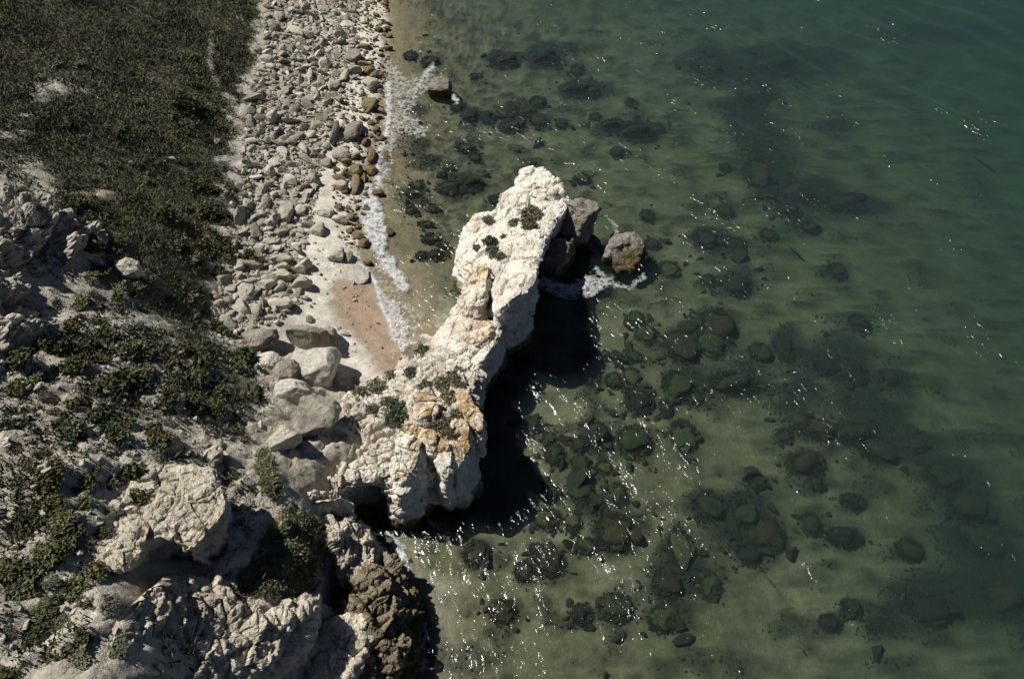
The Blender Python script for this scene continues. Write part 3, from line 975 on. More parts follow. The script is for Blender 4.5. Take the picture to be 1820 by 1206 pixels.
b = block('yellow_block', [(836, 474, 5.0), (856, 463, 5.5), (869, 466, 6.0), (871, 480, 6.2), (864, 505, 6.3), (861, 522, 6.2), (850, 534, 6.0), (830, 537, 5.4), (810, 530, 4.6), (822, 512, 4.4), (830, 492, 4.6)], -2, M['chalk'],
          nseg=170, nring=34, nwall=26, off=0.35, bulge=0.15, edge=0.35, amps=(0.16, 0.14, 0.05), seed=14, tint=(1.05, 1.02, .97), lichen=[(850, 485, 34, .85), (835, 510, 20, .7)])
under_stack(b, stack)
b = block('ledge_block', [(922, 497, 7.4), (936, 488, 7.7), (956, 490, 7.6), (948, 503, 7.3), (930, 514, 7.1), (922, 512, 7.1)], 3, M['chalk'], nseg=80, nring=14, nwall=12, off=-0.3, bulge=0.05, edge=0.1, amps=(0.05, 0.08, 0.03), seed=15, tint=(0.9, 0.92, 1.0))
under_stack(b, stack)

# ------------------------------------------------------------------ the headland ridge that joins the stack to the cliff
head = empty('rocky_headland', unproj(760, 700, 0))
tag(head, 'pale rocky headland ridge with orange lichen crags between cove and open water', 'headland')


def hpart(*a, **k):
    return under_stack(block(*a, **k), head)


hpart('saddle_block', [(768, 598, 2.6), (786, 570, 3.6), (808, 556, 4.4), (840, 560, 5.2), (870, 562, 5.8), (882, 574, 5.9), (872, 598, 5.8), (850, 616, 5.4), (815, 625, 4.6), (785, 622, 3.6)], -1.5, M['chalk'],
      nseg=190, nring=36, nwall=26, off=0.4, bulge=0.2, edge=0.3, amps=(0.16, 0.12, 0.045), seed=21, zs=.58, lichen=[(855, 580, 34, .95), (830, 600, 26, .85), (815, 575, 20, .6)])
hpart('saddle_ledge', [(800, 634, 3.9), (840, 628, 4.5), (868, 606, 4.9), (884, 580, 5.1), (890, 574, 5.2), (888, 592, 5.1), (874, 622, 5.0), (850, 652, 4.8), (820, 665, 4.6), (800, 655, 4.2)], -1.5, M['chalk'],
      nseg=170, nring=26, nwall=26, off=0.1, bulge=0.1, edge=0.2, amps=(0.14, 0.14, 0.05), seed=23, zs=.58, lichen=[(878, 600, 14)])
hpart('ridge_body', [(688, 672, .5), (706, 634, .6), (730, 606, 1.0), (760, 598, 2.0), (790, 612, 3.4), (825, 640, 4.4), (852, 650, 4.9), (846, 668, 5.0), (838, 690, 5.4), (842, 720, 5.8), (848, 760, 5.8), (842, 790, 5.4),
                     (826, 815, 4.8), (800, 835, 4.2), (770, 856, 3.6), (744, 872, 3.2), (715, 880, 3.4), (688, 868, 3.8), (655, 858, 4.2), (625, 862, 4.4), (600, 872, 4.4), (575, 866, 4.6), (552, 846, 4.9), (545, 815, 4.9), (575, 790, 4.6),
                     (606, 772, 4.4), (612, 740, 4.2), (612, 712, 3.8), (634, 690, 2.6), (662, 684, 1.4)], -1.6, M['chalk'],
      interior=[(760, 660, 3.8), (720, 660, 2.2), (700, 720, 4.0), (780, 700, 5.2), (760, 760, 5.8), (720, 800, 5.4), (660, 760, 4.6), (640, 820, 4.6), (800, 760, 6.0), (680, 700, 2.6), (680, 840, 4.4)], center=(715, 755, 5.0),
      nseg=380, nring=110, nwall=34, bulge=0.1, edge=0.25, amps=(0.26, 0.30, 0.07), seed=31, tint=(.88, .86, .83),
      offs=[.3] * 8 + [0, -.1, -.2, -.2, -.2, -.2, -.2, 0, -.5, -1.8, -2.4, -2.4, -2.0, -.8] + [.2] * 8,
      lichen=[(770, 620, 16, .6), (740, 770, 40), (780, 780, 55), (820, 770, 45), (720, 800, 26)])
hpart('orange_crag', [(722, 706, 6.2), (742, 696, 6.6), (768, 700, 6.8), (784, 716, 6.8), (782, 734, 6.7), (760, 742, 6.5), (738, 742, 6.2), (722, 728, 6.0)], 4.4, M['chalk'], nseg=150, nring=30, nwall=16, off=0.1, bulge=0.15, edge=0.35,
      amps=(0.15, 0.14, 0.05), seed=41, lichen=[(765, 715, 44), (745, 708, 26)])
hpart('orange_fin', [(812, 694, 6.0), (830, 692, 6.4), (836, 708, 6.8), (850, 722, 7.0), (862, 742, 7.0), (860, 760, 6.8), (846, 762, 6.6), (828, 748, 6.4), (816, 722, 6.2)], 2.5, M['chalk'], nseg=160, nring=30, nwall=20, off=-0.1, bulge=0.1, edge=0.25,
      amps=(0.12, 0.14, 0.05), seed=43, lichen=[(838, 726, 70)])
hpart('pale_pillar', [(703, 776, 6.0), (722, 766, 6.4), (742, 772, 6.6), (750, 790, 6.5), (744, 815, 6.1), (730, 842, 5.5), (712, 864, 4.9), (702, 860, 4.7), (697, 830, 5.3), (697, 800, 5.8)], 0.0, M['chalk'], nseg=190, nring=36, nwall=26, off=0.5, bulge=0.15, edge=0.35,
      amps=(0.16, 0.16, 0.05), seed=45, lichen=[(738, 790, 20), (712, 845, 18), (745, 775, 14), (735, 815, 10)])
hpart('short_spike', [(752, 762, 6.4), (768, 758, 6.6), (778, 772, 6.6), (772, 790, 6.2), (764, 800, 6.0), (756, 786, 6.2)], 2.5, M['chalk'], nseg=100, nring=20, nwall=20, off=0.25, bulge=0.05, edge=0.3, amps=(0.08, 0.13, 0.04), seed=47, lichen=[(765, 780, 30)])
hpart('rib_spike', [(776, 778, 6.4), (790, 772, 6.6), (800, 790, 6.4), (804, 818, 5.8), (796, 840, 5.2), (786, 838, 5.2), (776, 815, 5.6)], 0.5, M['chalk'], nseg=120, nring=24, nwall=24, off=0.4, bulge=0.05, edge=0.3, amps=(0.1, 0.14, 0.045), seed=49, lichen=[(786, 788, 34)])
hpart('wide_spike', [(806, 786, 6.2), (818, 768, 6.5), (834, 772, 6.5), (836, 796, 6.0), (824, 822, 5.4), (812, 838, 5.0), (806, 815, 5.5)], 0.0, M['chalk'], nseg=120, nring=24, nwall=24, off=0.3, bulge=0.05, edge=0.3, amps=(0.1, 0.14, 0.045), seed=51, lichen=[(822, 790, 40)])
hpart('thin_spike', [(814, 744, 6.4), (828, 742, 6.6), (836, 760, 6.4), (832, 784, 6.0), (822, 788, 5.9), (816, 770, 6.2)], 2.0, M['chalk'], nseg=90, nring=18, nwall=20, off=0.25, bulge=0.05, edge=0.25, amps=(0.08, 0.12, 0.04), seed=53, lichen=[(824, 764, 24)])
hpart('foot_lobe', [(682, 866, 3.8), (705, 862, 4.2), (730, 872, 3.6), (741, 884, 2.8), (738, 900, 2.2), (724, 914, 1.6), (704, 918, 1.4), (692, 906, 1.8), (690, 886, 2.6)], -1.2, M['chalk'], nseg=150, nring=30, nwall=20, off=0.0, bulge=0.2, edge=0.4, amps=(0.12, 0.12, 0.05), seed=55, lichen=[(720, 870, 10)])
hpart('small_toe', [(728, 866, 3.2), (744, 856, 3.4), (752, 864, 3.2), (746, 878, 2.7), (734, 882, 2.6)], -1.0, M['chalk'], nseg=80, nring=16, nwall=16, off=0.2, bulge=0.1, edge=0.3, amps=(0.06, 0.1, 0.04), seed=57, lichen=[(744, 862, 14)])

# ------------------------------------------------------------------ cliffs in the lower left
o = block('overhanging_outcrop', [(190, 840, 10.4), (250, 828, 10.2), (300, 826, 10.0), (345, 828, 9.9), (380, 836, 9.8), (398, 858, 9.8), (400, 885, 9.9), (392, 915, 10.0), (370, 945, 10.0), (342, 972, 10.0), (324, 978, 10.0), (312, 960, 10.2), (284, 952, 10.5), (258, 966, 10.7), (236, 1000, 11.0), (190, 1010, 11.2), (140, 960, 11.3), (150, 890, 10.9)],
          4.6, M['cliff'], interior=[(300, 900, 10.3), (350, 890, 10.1), (220, 910, 10.9), (360, 930, 10.1)], nseg=320, nring=80, nwall=34, bulge=0.05, edge=0.08, amps=(0.16, 0.15, 0.07), seed=61, center=(280, 905, 10.4), tint=(1.12, 1.1, 1.06),
          offs=[.2, .2, .2, 0, -.4, -.9, -1.1, -1.1, -1.1, -1.1, -1.0, -1.2, -1.4, -1.2, -.6, 0, .2, .2])
tag(o, 'overhanging grey beige rock outcrop shading a gully below', 'rock outcrop')
o = block('cliff_bluff', [(-160, 310, 13.6), (-40, 325, 13.2), (10, 335, 13.0), (46, 345, 12.8), (72, 362, 12.6), (70, 388, 12.6), (40, 404, 12.8), (0, 430, 13.2), (-40, 480, 13.8), (-60, 560, 14.2), (-90, 640, 14.6), (-200, 660, 15), (-230, 480, 15)],
          8.6, M['cliff'], nseg=300, nring=50, nwall=44, off=2.0, bulge=0.0, edge=0.3, amps=(0.4, 0.42, 0.1), seed=63, tint=(0.85, 0.85, 0.86))
tag(o, 'tall shadowed rock bluff at the left edge of the slope', 'bluff')
o = block('shaded_spur', [(-60, 575, 13.4), (10, 560, 13.0), (50, 556, 12.6), (96, 560, 11.8), (104, 572, 11.6), (70, 590, 12.0), (20, 606, 12.4), (-10, 640, 13), (-60, 650, 13.4)], 10, M['cliff'], nseg=160, nring=36, nwall=18, off=0.2, bulge=0.1, edge=0.3, amps=(0.25, 0.25, 0.08), seed=64)
tag(o, 'low pale rock spur in the dark gully under the bluff', 'rock outcrop')
o = block('shelf_outcrop', [(290, 806, 9.3), (330, 792, 9.0), (370, 792, 8.4), (400, 800, 8.0), (388, 822, 8.2), (350, 832, 8.8), (310, 832, 9.3)], 6.5, M['cliff'], nseg=150, nring=30, nwall=18, off=0.1, bulge=0.1, edge=0.3, amps=(0.2, 0.22, 0.07), seed=65)
tag(o, 'rough grey rock shelf just behind the overhanging outcrop', 'rock outcrop')
o = block('cliff_edge', [(255, 1040, 11.0), (290, 1012, 9.8), (330, 1012, 8.6), (372, 1020, 7.8), (420, 1046, 7.2), (470, 1062, 6.6), (520, 1060, 6.0), (548, 1076, 5.6), (545, 1110, 5.6), (520, 1150, 5.8), (420, 1210, 7), (260, 1260, 10), (180, 1200, 12), (200, 1100, 11.8)],
          0.5, M['cliff'], interior=[(380, 1090, 8.2), (300, 1120, 9.6), (460, 1100, 7.0)], nseg=300, nring=66, nwall=30, off=-0.2, bulge=0.2, edge=0.35, amps=(0.28, 0.2, 0.08), seed=66, tint=(1.1, 1.08, 1.05))
tag(o, 'broad rough grey cliff edge along the bottom of the view', 'cliff')
o = block('crumbling_buttress', [(540, 1072, 4.6), (556, 1060, 4.6), (572, 1066, 4.2), (572, 1084, 4.0), (556, 1092, 4.2), (540, 1090, 4.4)], 1, M['cliff'], nseg=90, nring=18, nwall=14, off=0.3, bulge=0.1, edge=0.3, amps=(0.12, 0.16, 0.05), seed=67)
tag(o, 'knobbly pale rock knob on the brink beside the dark cleft', 'rock')
o = block('cave_lip', [(515, 892, 5.2), (540, 872, 5.1), (575, 868, 4.9), (600, 874, 4.6), (606, 880, 4.3), (585, 890, 4.2), (560, 905, 4.4), (530, 915, 4.8)], 2.0, M['cliff'], nseg=130, nring=26, nwall=16, off=0.2, bulge=0.1, edge=0.25, amps=(0.14, 0.18, 0.06), seed=68, tint=(1.3, 1.28, 1.25))
tag(o, 'pale rock lip on the near side of the black sea cave', 'rock')
o = block('cave_ledge', [(525, 912, 4.4), (560, 905, 4.2), (600, 918, 3.6), (628, 910, 3.2), (646, 930, 2.8), (662, 955, 2.4), (672, 985, 2.2), (655, 1010, 2.8), (630, 1020, 3.2), (604, 1010, 3.6), (590, 980, 4.0), (560, 945, 4.4), (530, 935, 4.6)],
          -1.0, M['cliff'], interior=[(620, 960, 3.6), (600, 940, 3.9)], nseg=230, nring=44, nwall=24, off=0.1, bulge=0.1, edge=0.3, amps=(0.2, 0.26, 0.08), seed=69, center=(610, 960, 3.6), tint=(1.15, 1.13, 1.1))
tag(o, 'rugged grey ledge below the black sea cave mouth', 'rock ledge')
o = block('brown_ledge', [(634, 1022, 2.9), (652, 1000, 2.7), (680, 990, 2.2), (700, 1010, 1.8), (712, 1045, 1.6), (722, 1090, 1.5), (728, 1130, 1.4), (720, 1200, 1.4), (660, 1210, 2.0), (620, 1150, 2.4), (600, 1110, 2.6), (606, 1070, 2.8), (620, 1040, 2.9)],
          -1.4, M['ledge'], interior=[(660, 1060, 3.0), (680, 1050, 2.6), (650, 1110, 2.8)], nseg=260, nring=50, nwall=22, off=0.5, bulge=0.1, edge=0.3, amps=(0.25, 0.34, 0.09), seed=70, center=(665, 1090, 2.6), lichen=[(665, 1050, 34, .55), (680, 1080, 34, .5)])
tag(o, 'wet yellow brown rock ledge washed by surf at the bottom', 'rock ledge')
o = block('pale_ledge', [(560, 1112, 3.2), (590, 1092, 3.4), (625, 1090, 3.4), (650, 1098, 3.2), (660, 1140, 3.0), (620, 1200, 3), (560, 1200, 3.2)], -1, M['cliff'], nseg=150, nring=30, nwall=20, off=0.3, bulge=0.1, edge=0.25, amps=(0.16, 0.2, 0.07), seed=72, tint=(1.35, 1.33, 1.28))
tag(o, 'pale rock ledge at the bottom edge left of brown ledge', 'rock ledge')

# ------------------------------------------------------------------ boulders with a look of their own
# name, px, py, width px, height px, material, seed, label, options
BOULDERS = [
    ('boulder', 546, 600, 84, 50, 'round', 101, 'large rough grey boulder at the head of the sandy cove', dict(zscale=.8, sub=5, square=.35)),
    ('boulder', 584, 598, 44, 44, 'round', 102, 'dark weathered boulder end shading the cove sand', dict(zscale=.9, sub=5)),
    ('boulder', 462, 602, 72, 46, 'round', 103, 'broad low boulder half buried at the foot of the scrub', dict(zscale=.6, sub=5)),
    ('boulder', 566, 652, 96, 80, 'palebould', 104, 'huge smooth domed boulder overhanging the cove sand', dict(zscale=.85, sub=5, planes=6, noise=(.12, .04), sink=.25)),
    ('boulder', 506, 662, 56, 50, 'round', 105, 'dark pitted round boulder beside the huge domed boulder', dict(zscale=.8, sub=5)),
    ('boulder', 528, 700, 84, 50, 'palebould', 106, 'smooth almost white boulder above the lumpy grey one', dict(zscale=.7, sub=5, planes=5)),
    ('boulder', 562, 748, 92, 84, 'round', 107, 'lumpy grey boulder with hollows next to the pale ridge', dict(zscale=.8, sub=5, noise=(.2, .07))),
    ('boulder', 476, 642, 50, 36, 'palebould', 108, 'smooth sandy coloured boulder uphill of the pitted one', dict(zscale=.6, sub=5, planes=5)),
    ('boulder', 506, 778, 66, 50, 'cliff', 109, 'squarish cracked block standing alone above the green patch', dict(zscale=.85, sub=5, square=.75, planes=6, rot=.5, sink=.2)),
    ('boulder', 1030, 392, 84, 84, 'searock', 110, 'tall brown sea boulder leaning against the white stack', dict(zscale=1.1, sub=5, ground=-.2, sink=.05, square=.5, rot=.3, dmin=.5, noise=(.2, .10))),
    ('boulder', 992, 448, 70, 80, 'searock', 111, 'weedy brown boulder in the foam below the white stack', dict(zscale=1.05, sub=5, ground=-.5, sink=.05, square=.4, dmin=.5, noise=(.2, .10))),
    ('boulder', 1108, 452, 70, 72, 'searock', 112, 'lone brown boulder standing farthest out beyond the stack', dict(zscale=.9, sub=5, ground=-1.2, sink=.1, square=.6, rot=-.4, dmin=.5, noise=(.2, .10))),
    ('boulder', 782, 156, 46, 44, 'searock', 113, 'brown boulder standing in the water off the far beach', dict(zscale=.9, sub=5, ground=-.8, sink=.1, square=.4)),
    ('boulder', 872, 646, 34, 34, 'wetstone', 114, 'yellowish boulder in the shade beside the headland wall', dict(zscale=.8, ground=-.6, sink=.1)),
    ('boulder', 716, 924, 44, 36, 'greenrock', 115, 'green weed covered rock under the tip of the pale foot', dict(zscale=.6, ground=-.5, sink=.1)),
    ('boulder', 648, 908, 40, 26, 'wetstone', 116, 'mossy boulder inside the black sea cave', dict(zscale=.7, ground=-.4, sink=.2)),
    # beach, from the far end to the cove
    ('boulder', 628, 102, 30, 26, 'stone', 120, 'stacked slab boulder at the far end of the beach', dict(square=.6)),
    ('boulder', 648, 114, 42, 12, 'wetstone', 121, 'long tilted brown slab lying across far boulders', dict(square=.6, zscale=.3, tilt=.3)),
    ('boulder', 630, 126, 28, 18, 'stone', 122, 'layered grey boulder below the long tilted slab', dict(square=.5)),
    ('boulder', 656, 128, 28, 20, 'wetstone', 123, 'square brown boulder at the water by the long slab', dict(square=.7)),
    ('boulder', 612, 134, 16, 24, 'stone', 124, 'narrow dark upright stone left of the layered boulder', dict(square=.6)),
    ('boulder', 658, 150, 34, 26, 'stone', 125, 'large pale boulder at the far water edge', dict(zscale=.6)),
    ('boulder', 592, 151, 26, 22, 'stone', 126, 'grey boulder with a split face inland of the pale one', dict()),
    ('boulder', 658, 186, 30, 28, 'wetstone', 127, 'rounded brown boulder at the waterline below the pale one', dict()),
    ('boulder', 629, 232, 32, 42, 'stone', 128, 'tall rounded pale boulder on bare sand', dict(planes=7)),
    ('boulder', 595, 238, 12, 40, 'stone', 129, 'thin upright slab throwing a dark shadow on the sand', dict(square=.8, zscale=1.6, sink=.15)),
    ('boulder', 606, 274, 36, 22, 'stone', 130, 'flat topped pale boulder in the middle of the beach', dict(zscale=.45)),
    ('boulder', 581, 289, 20, 18, 'stone', 131, 'round grey boulder left of the flat topped one', dict(planes=5)),
    ('boulder', 616, 288, 22, 14, 'wetstone', 132, 'dark brown boulder tucked below the flat topped one', dict()),
    ('boulder', 661, 276, 14, 28, 'wetstone', 133, 'pointed dark brown rock upright in the surf', dict(zscale=1.2, sink=.15, square=.4)),
    ('boulder', 632, 303, 28, 24, 'wetstone', 134, 'round smooth brown boulder above the wash', dict(planes=5)),
    ('boulder', 663, 304, 22, 22, 'wetstone', 135, 'wet brown boulder in the surf below the pointed rock', dict()),
    ('boulder', 615, 312, 22, 14, 'wetstone', 136, 'small brown boulder left of the round smooth one', dict()),
    ('boulder', 604, 331, 32, 22, 'stone', 137, 'wide pale boulder inland of the tall brown one', dict()),
    ('boulder', 631, 329, 20, 36, 'wetstone', 138, 'tall oval brown boulder at the start of the surf', dict(planes=6)),
    ('boulder', 670, 344, 26, 16, 'wetstone', 139, 'flat brown rock washed by the white surf', dict(zscale=.5)),
    ('boulder', 554, 336, 14, 42, 'stone', 140, 'long grey slab lying on edge across the beach', dict(square=.7, rot=-.25)),
    ('boulder', 506, 379, 32, 36, 'stone', 141, 'big pitted grey boulder in the stone field', dict()),
    ('boulder', 533, 372, 24, 20, 'stone', 142, 'dark boulder right of the big pitted one', dict()),
    ('boulder', 575, 374, 40, 22, 'stone', 143, 'flat grey slab lying on pale sand', dict(zscale=.4, square=.5, rot=-.3)),
    ('boulder', 605, 390, 32, 18, 'stone', 144, 'grey boulder touching the end of the flat slab', dict(zscale=.6)),
    ('boulder', 622, 386, 16, 14, 'wetstone', 145, 'small tan boulder at the end of the flat slab', dict()),
    ('boulder', 480, 396, 22, 18, 'stone', 146, 'grey boulder at lower left of the big pitted one', dict()),
    ('boulder', 562, 408, 32, 28, 'stone', 147, 'broad grey boulder above the open white sand', dict(zscale=.5)),
    ('boulder', 431, 516, 48, 34, 'stone', 148, 'large pale tilted slab at the grass edge', dict(zscale=.4, square=.6, rot=.5, tilt=.25)),
    ('boulder', 504, 460, 42, 22, 'stone', 149, 'long grey block in the upper boulder heap', dict(square=.7, zscale=.5)),
    ('boulder', 446, 471, 48, 22, 'stone', 150, 'dark flat slab under the green bushes', dict(square=.6, zscale=.5)),
    ('boulder', 507, 492, 44, 28, 'stone', 151, 'heavy grey block in the middle of the boulder heap', dict(square=.6)),
    ('boulder', 540, 471, 32, 24, 'stone', 152, 'leaning slab at the sand side of the boulder heap', dict(square=.6, rot=.7, tilt=.4)),
    ('boulder', 535, 505, 42, 26, 'stone', 153, 'long rounded block pointing at the white sand', dict(square=.4, rot=.3)),
    ('boulder', 474, 490, 30, 18, 'stone', 154, 'grey block left of the heavy one in the heap', dict(square=.5)),
    ('boulder', 476, 508, 36, 22, 'stone', 155, 'sloping grey block below the heap', dict(square=.5, rot=.4)),
    ('boulder', 498, 540, 50, 24, 'stone', 156, 'wide low grey rock at the foot of the heap', dict(zscale=.5)),
    ('boulder', 456, 550, 22, 22, 'stone', 157, 'round pale boulder below the tilted slab', dict(planes=6)),
    ('boulder', 597, 452, 32, 32, 'stone', 158, 'rounded grey boulder on the white sand by the wash', dict(planes=7, zscale=.6)),
    ('boulder', 619, 457, 18, 22, 'stone', 159, 'smaller dark boulder right of the rounded grey one', dict()),
    ('boulder', 628, 488, 58, 34, 'palebould', 160, 'flat tan rock shelf at the edge of the wet sand', dict(zscale=.16, planes=4, sub=5)),
    ('boulder', 653, 466, 18, 14, 'wetstone', 161, 'small brown rock in the thin wash', dict()),
    ('boulder', 646, 432, 22, 20, 'wetstone', 162, 'brown wet rock left of the breaking foam', dict()),
    ('boulder', 712, 234, 18, 14, 'wetstone', 163, 'yellow brown rock alone in the far foam', dict()),
    ('boulder', 681, 247, 16, 14, 'wetstone', 164, 'ochre rock at the far surf line', dict()),
    ('boulder', 686, 282, 14, 30, 'wetstone', 165, 'long ochre rock in the water by the pointed rock', dict()),
    ('boulder', 688, 412, 26, 18, 'wetstone', 166, 'olive rock just under the surface beyond the foam', dict(zscale=.4)),
    ('boulder', 612, 593, 20, 8, 'stone', 167, 'small flat stone alone on the cove sand', dict(zscale=.4)),
    ('boulder', 550, 567, 14, 14, 'stone', 168, 'small round stone on sand above the cove boulders', dict(planes=5)),
    ('boulder', 385, 252, 12, 12, 'stone', 169, 'pale stone in the grass near the beach edge', dict(sink=.1)),
    ('boulder', 306, 284, 18, 10, 'stone', 170, 'pale stone in the middle of the dark grass', dict(sink=.1)),
    ('boulder', 222, 478, 64, 42, 'cliff', 171, 'large grey boulder among bushes on the shadowed slope', dict(zscale=.7, sub=5, sink=.2, square=.4)),
    ('boulder', 178, 470, 22, 16, 'palebould', 172, 'small white block beside the large slope boulder', dict(sink=.1, square=.5)),
    ('boulder', 412, 362, 14, 14, 'stone', 173, 'flat stone on edge at the border of the grass', dict(square=.7)),
]
for (nm, px, py, w_, h_, mt, sd, lab, opt) in BOULDERS:
    put_boulder(nm, px, py, w_, h_, M[mt], sd, label=lab, **opt)

# ------------------------------------------------------------------ beach stones
HULLS, STONES = [], []
for k in range(14):
    me = rock_mesh('stone', 2, 8, 300 + k, 0.45 + 0.4 * (k % 3) / 2, (0.03, 0.0), dmin=0.34, dmax=0.75, smooth=False)
    me.materials.append(M['stone'])
    STONES.append(me)
for k in range(5):
    me = rock_mesh('stone', 2, 9, 330 + k, 0.3, (0.05, 0.0), dmin=0.5, dmax=0.85, smooth=False)
    me.materials.append(M['wetstone'])
    HULLS.append(me)
FIELD = [(474, -60), (640, -60), (626, 91), (606, 170), (588, 230), (572, 300), (548, 420), (530, 480), (545, 530), (490, 575), (420, 590), (372, 560), (396, 500), (420, 420), (428, 330), (432, 250), (448, 170), (470, 91)]
SURF = [(610, -60), (690, -60), (692, 100), (686, 200), (676, 270), (660, 350), (640, 440), (600, 440), (590, 330), (596, 230), (610, 150)]
SANDH = [(560, 425), (640, 425), (650, 520), (720, 660), (600, 660), (540, 560), (545, 470)]


def scatter(poly, n, rng):
    a = np.array(poly, float)
    out = []
    while len(out) < n:
        # even density on the ground, not in the picture
        x = rng.uniform(a[:, 0].min(), a[:, 0].max(), n * 3)
        y = rng.uniform(a[:, 1].min(), a[:, 1].max(), n * 3)
        keep = inpoly(x, y, a) & (rng.uniform(0, 1, n * 3) < ((900.0 - np.minimum(y, 850)) / 960) ** 2 + 0.05)
        out += list(zip(x[keep], y[keep]))
    return np.array(out[:n])


def pack(poly, sizes, rng, tight=0.72, avoid=()):
    """largest first, no centre inside a neighbour"""
    pts = scatter(poly, len(sizes) * 6, rng)
    w = onground(pts[:, 0], pts[:, 1])
    cell = {}
    res = []
    k = 0
    for s in sorted(sizes, reverse=True):
        for _ in range(6):
            if k >= len(w):
                break
            p = w[k]
            uv = pts[k]
            k += 1
            if any(inpoly(uv[0], uv[1], a) for a in avoid):
                continue
            ok = True
            ci, cj = int(p[0] // 1.2), int(p[1] // 1.2)
            for di in (-1, 0, 1):
                for dj in (-1, 0, 1):
                    for (qx, qy, qs) in cell.get((ci + di, cj + dj), ()):
                        if (qx - p[0]) ** 2 + (qy - p[1]) ** 2 < (tight * (qs + s)) ** 2:
                            ok = False
                            break
            if ok:
                cell.setdefault((ci, cj), []).append((p[0], p[1], s))
                res.append((p, s))
                break
    return res


rng = np.random.default_rng(5)
sizes = list(np.clip(rng.lognormal(-1.6, 0.6, 3600), 0.08, 0.85))
field = pack(FIELD, sizes, rng, 0.66)
field.sort(key=lambda t: -t[1] / depth_at(t[0]))
rs = random.Random(3)


def stone_pose(s):
    return (rs.uniform(-.5, .5), rs.uniform(-.5, .5), rs.uniform(0, 6.28)), (s * rs.uniform(.85, 1.5), s * rs.uniform(.5, .95), s * rs.uniform(.35, .8))


for p, s in field[:260]:
    r_, sc_ = stone_pose(s)
    o = obj('beach_stone', STONES[rs.randrange(len(STONES))], None, None, (p[0], p[1], p[2] + sc_[2] * 0.35), r_, sc_)
    u_, v_ = (float(t) for t in proj(np.array(p)))
    zone = 'far end of the beach' if v_ < 190 else 'middle of the beach' if v_ < 340 else 'stone field above the cove' if v_ < 460 else 'boulder heap by the cove'
    mid_ = 560 - 0.12 * v_
    side = 'grassy side' if u_ < mid_ - 40 else 'sandy side' if u_ > mid_ + 10 else 'centre'
    tone = 'larger' if s * FPX / depth_at(p) > 9 else 'smaller'
    tag(o, '%s angular grey limestone block on the %s of the %s' % (tone, side, zone), 'stone', '%s blocks, %s of the %s' % (tone, side, zone))
sizes = list(np.clip(rng.lognormal(-1.25, 0.4, 330), 0.14, 0.6))
surf = pack(SURF, sizes, rng, 0.75)
surf.sort(key=lambda t: -t[1] / depth_at(t[0]))
for p, s in surf[:150]:
    r_, sc_ = stone_pose(s)
    wet = p[2] < 0.42 + 0.2 * rs.random()
    o = obj('waterline_stone' if wet else 'shore_stone', (HULLS if wet else STONES)[rs.randrange(5)], None, None, (p[0], p[1], p[2] + sc_[2] * 0.3), r_, sc_)
    v_ = float(proj(np.array(p))[1])
    where = 'at the far end of the beach' if v_ < 130 else 'by the lacy far wash' if v_ < 215 else 'by the pointed surf rock' if v_ < 300 else 'beside the breaking surf'
    if wet:
        tag(o, 'brown wet stone at the waterline ' + where, 'stone', 'brown stones ' + where)
    else:
        tag(o, 'dry pale stone above the waterline ' + where, 'stone', 'pale stones ' + where)


def hull_variants(n, seed):
    out = []
    for k in range(n):
        r = np.random.default_rng(seed + k)
        bm = bmesh.new()
        for _ in range(13):
            v = r.normal(size=3)
            v /= np.linalg.norm(v)
            v = np.sign(v) * np.abs(v) ** 0.75 * r.uniform(.8, 1.05)
            bm.verts.new(v)
        g = bmesh.ops.convex_hull(bm, input=list(bm.verts))
        bmesh.ops.delete(bm, geom=[e for e in set(g['geom_interior'] + g['geom_unused']) if isinstance(e, bmesh.types.BMVert)], context='VERTS')
        bmesh.ops.triangulate(bm, faces=bm.faces)
        bm.verts.index_update()
        out.append((np.array([v.co[:] for v in bm.verts]), np.array([[v.index for v in f.verts] for f in bm.faces])))
        bm.free()
    return out


HV = hull_variants(16, 900)


def rotm(rx, ry, rz):
    cx, sx, cy, sy, cz_, sz = math.cos(rx), math.sin(rx), math.cos(ry), math.sin(ry), math.cos(rz), math.sin(rz)
    return np.array([[cz_ * cy, cz_ * sy * sx - sz * cx, cz_ * sy * cx + sz * sx], [sz * cy, sz * sy * sx + cz_ * cx, sz * sy * cx - cz_ * sx], [-sy, cy * sx, cy * cx]])


def stuff_stones(name, items, mat, label, cat, group=None):
    vs, fs, sh, n = [], [], [], 0
    for p, s in items:
        v, f = HV[rs.randrange(len(HV))]
        r_, sc_ = stone_pose(s)
        w = (v * np.array(sc_)) @ rotm(*r_).T + np.array([p[0], p[1], p[2] + sc_[2] * 0.3])
        vs.append(w)
        fs.append(f + n)
        n += len(v)
        sh.append(np.full(len(v), rs.random()))
    me = mesh_np(name, np.vstack(vs), np.vstack(fs), False)
    set_val(me, np.concatenate(sh), 'shade')
    o = obj(name, me, mat)
    tag(o, label, cat, kind='stuff')
    return o


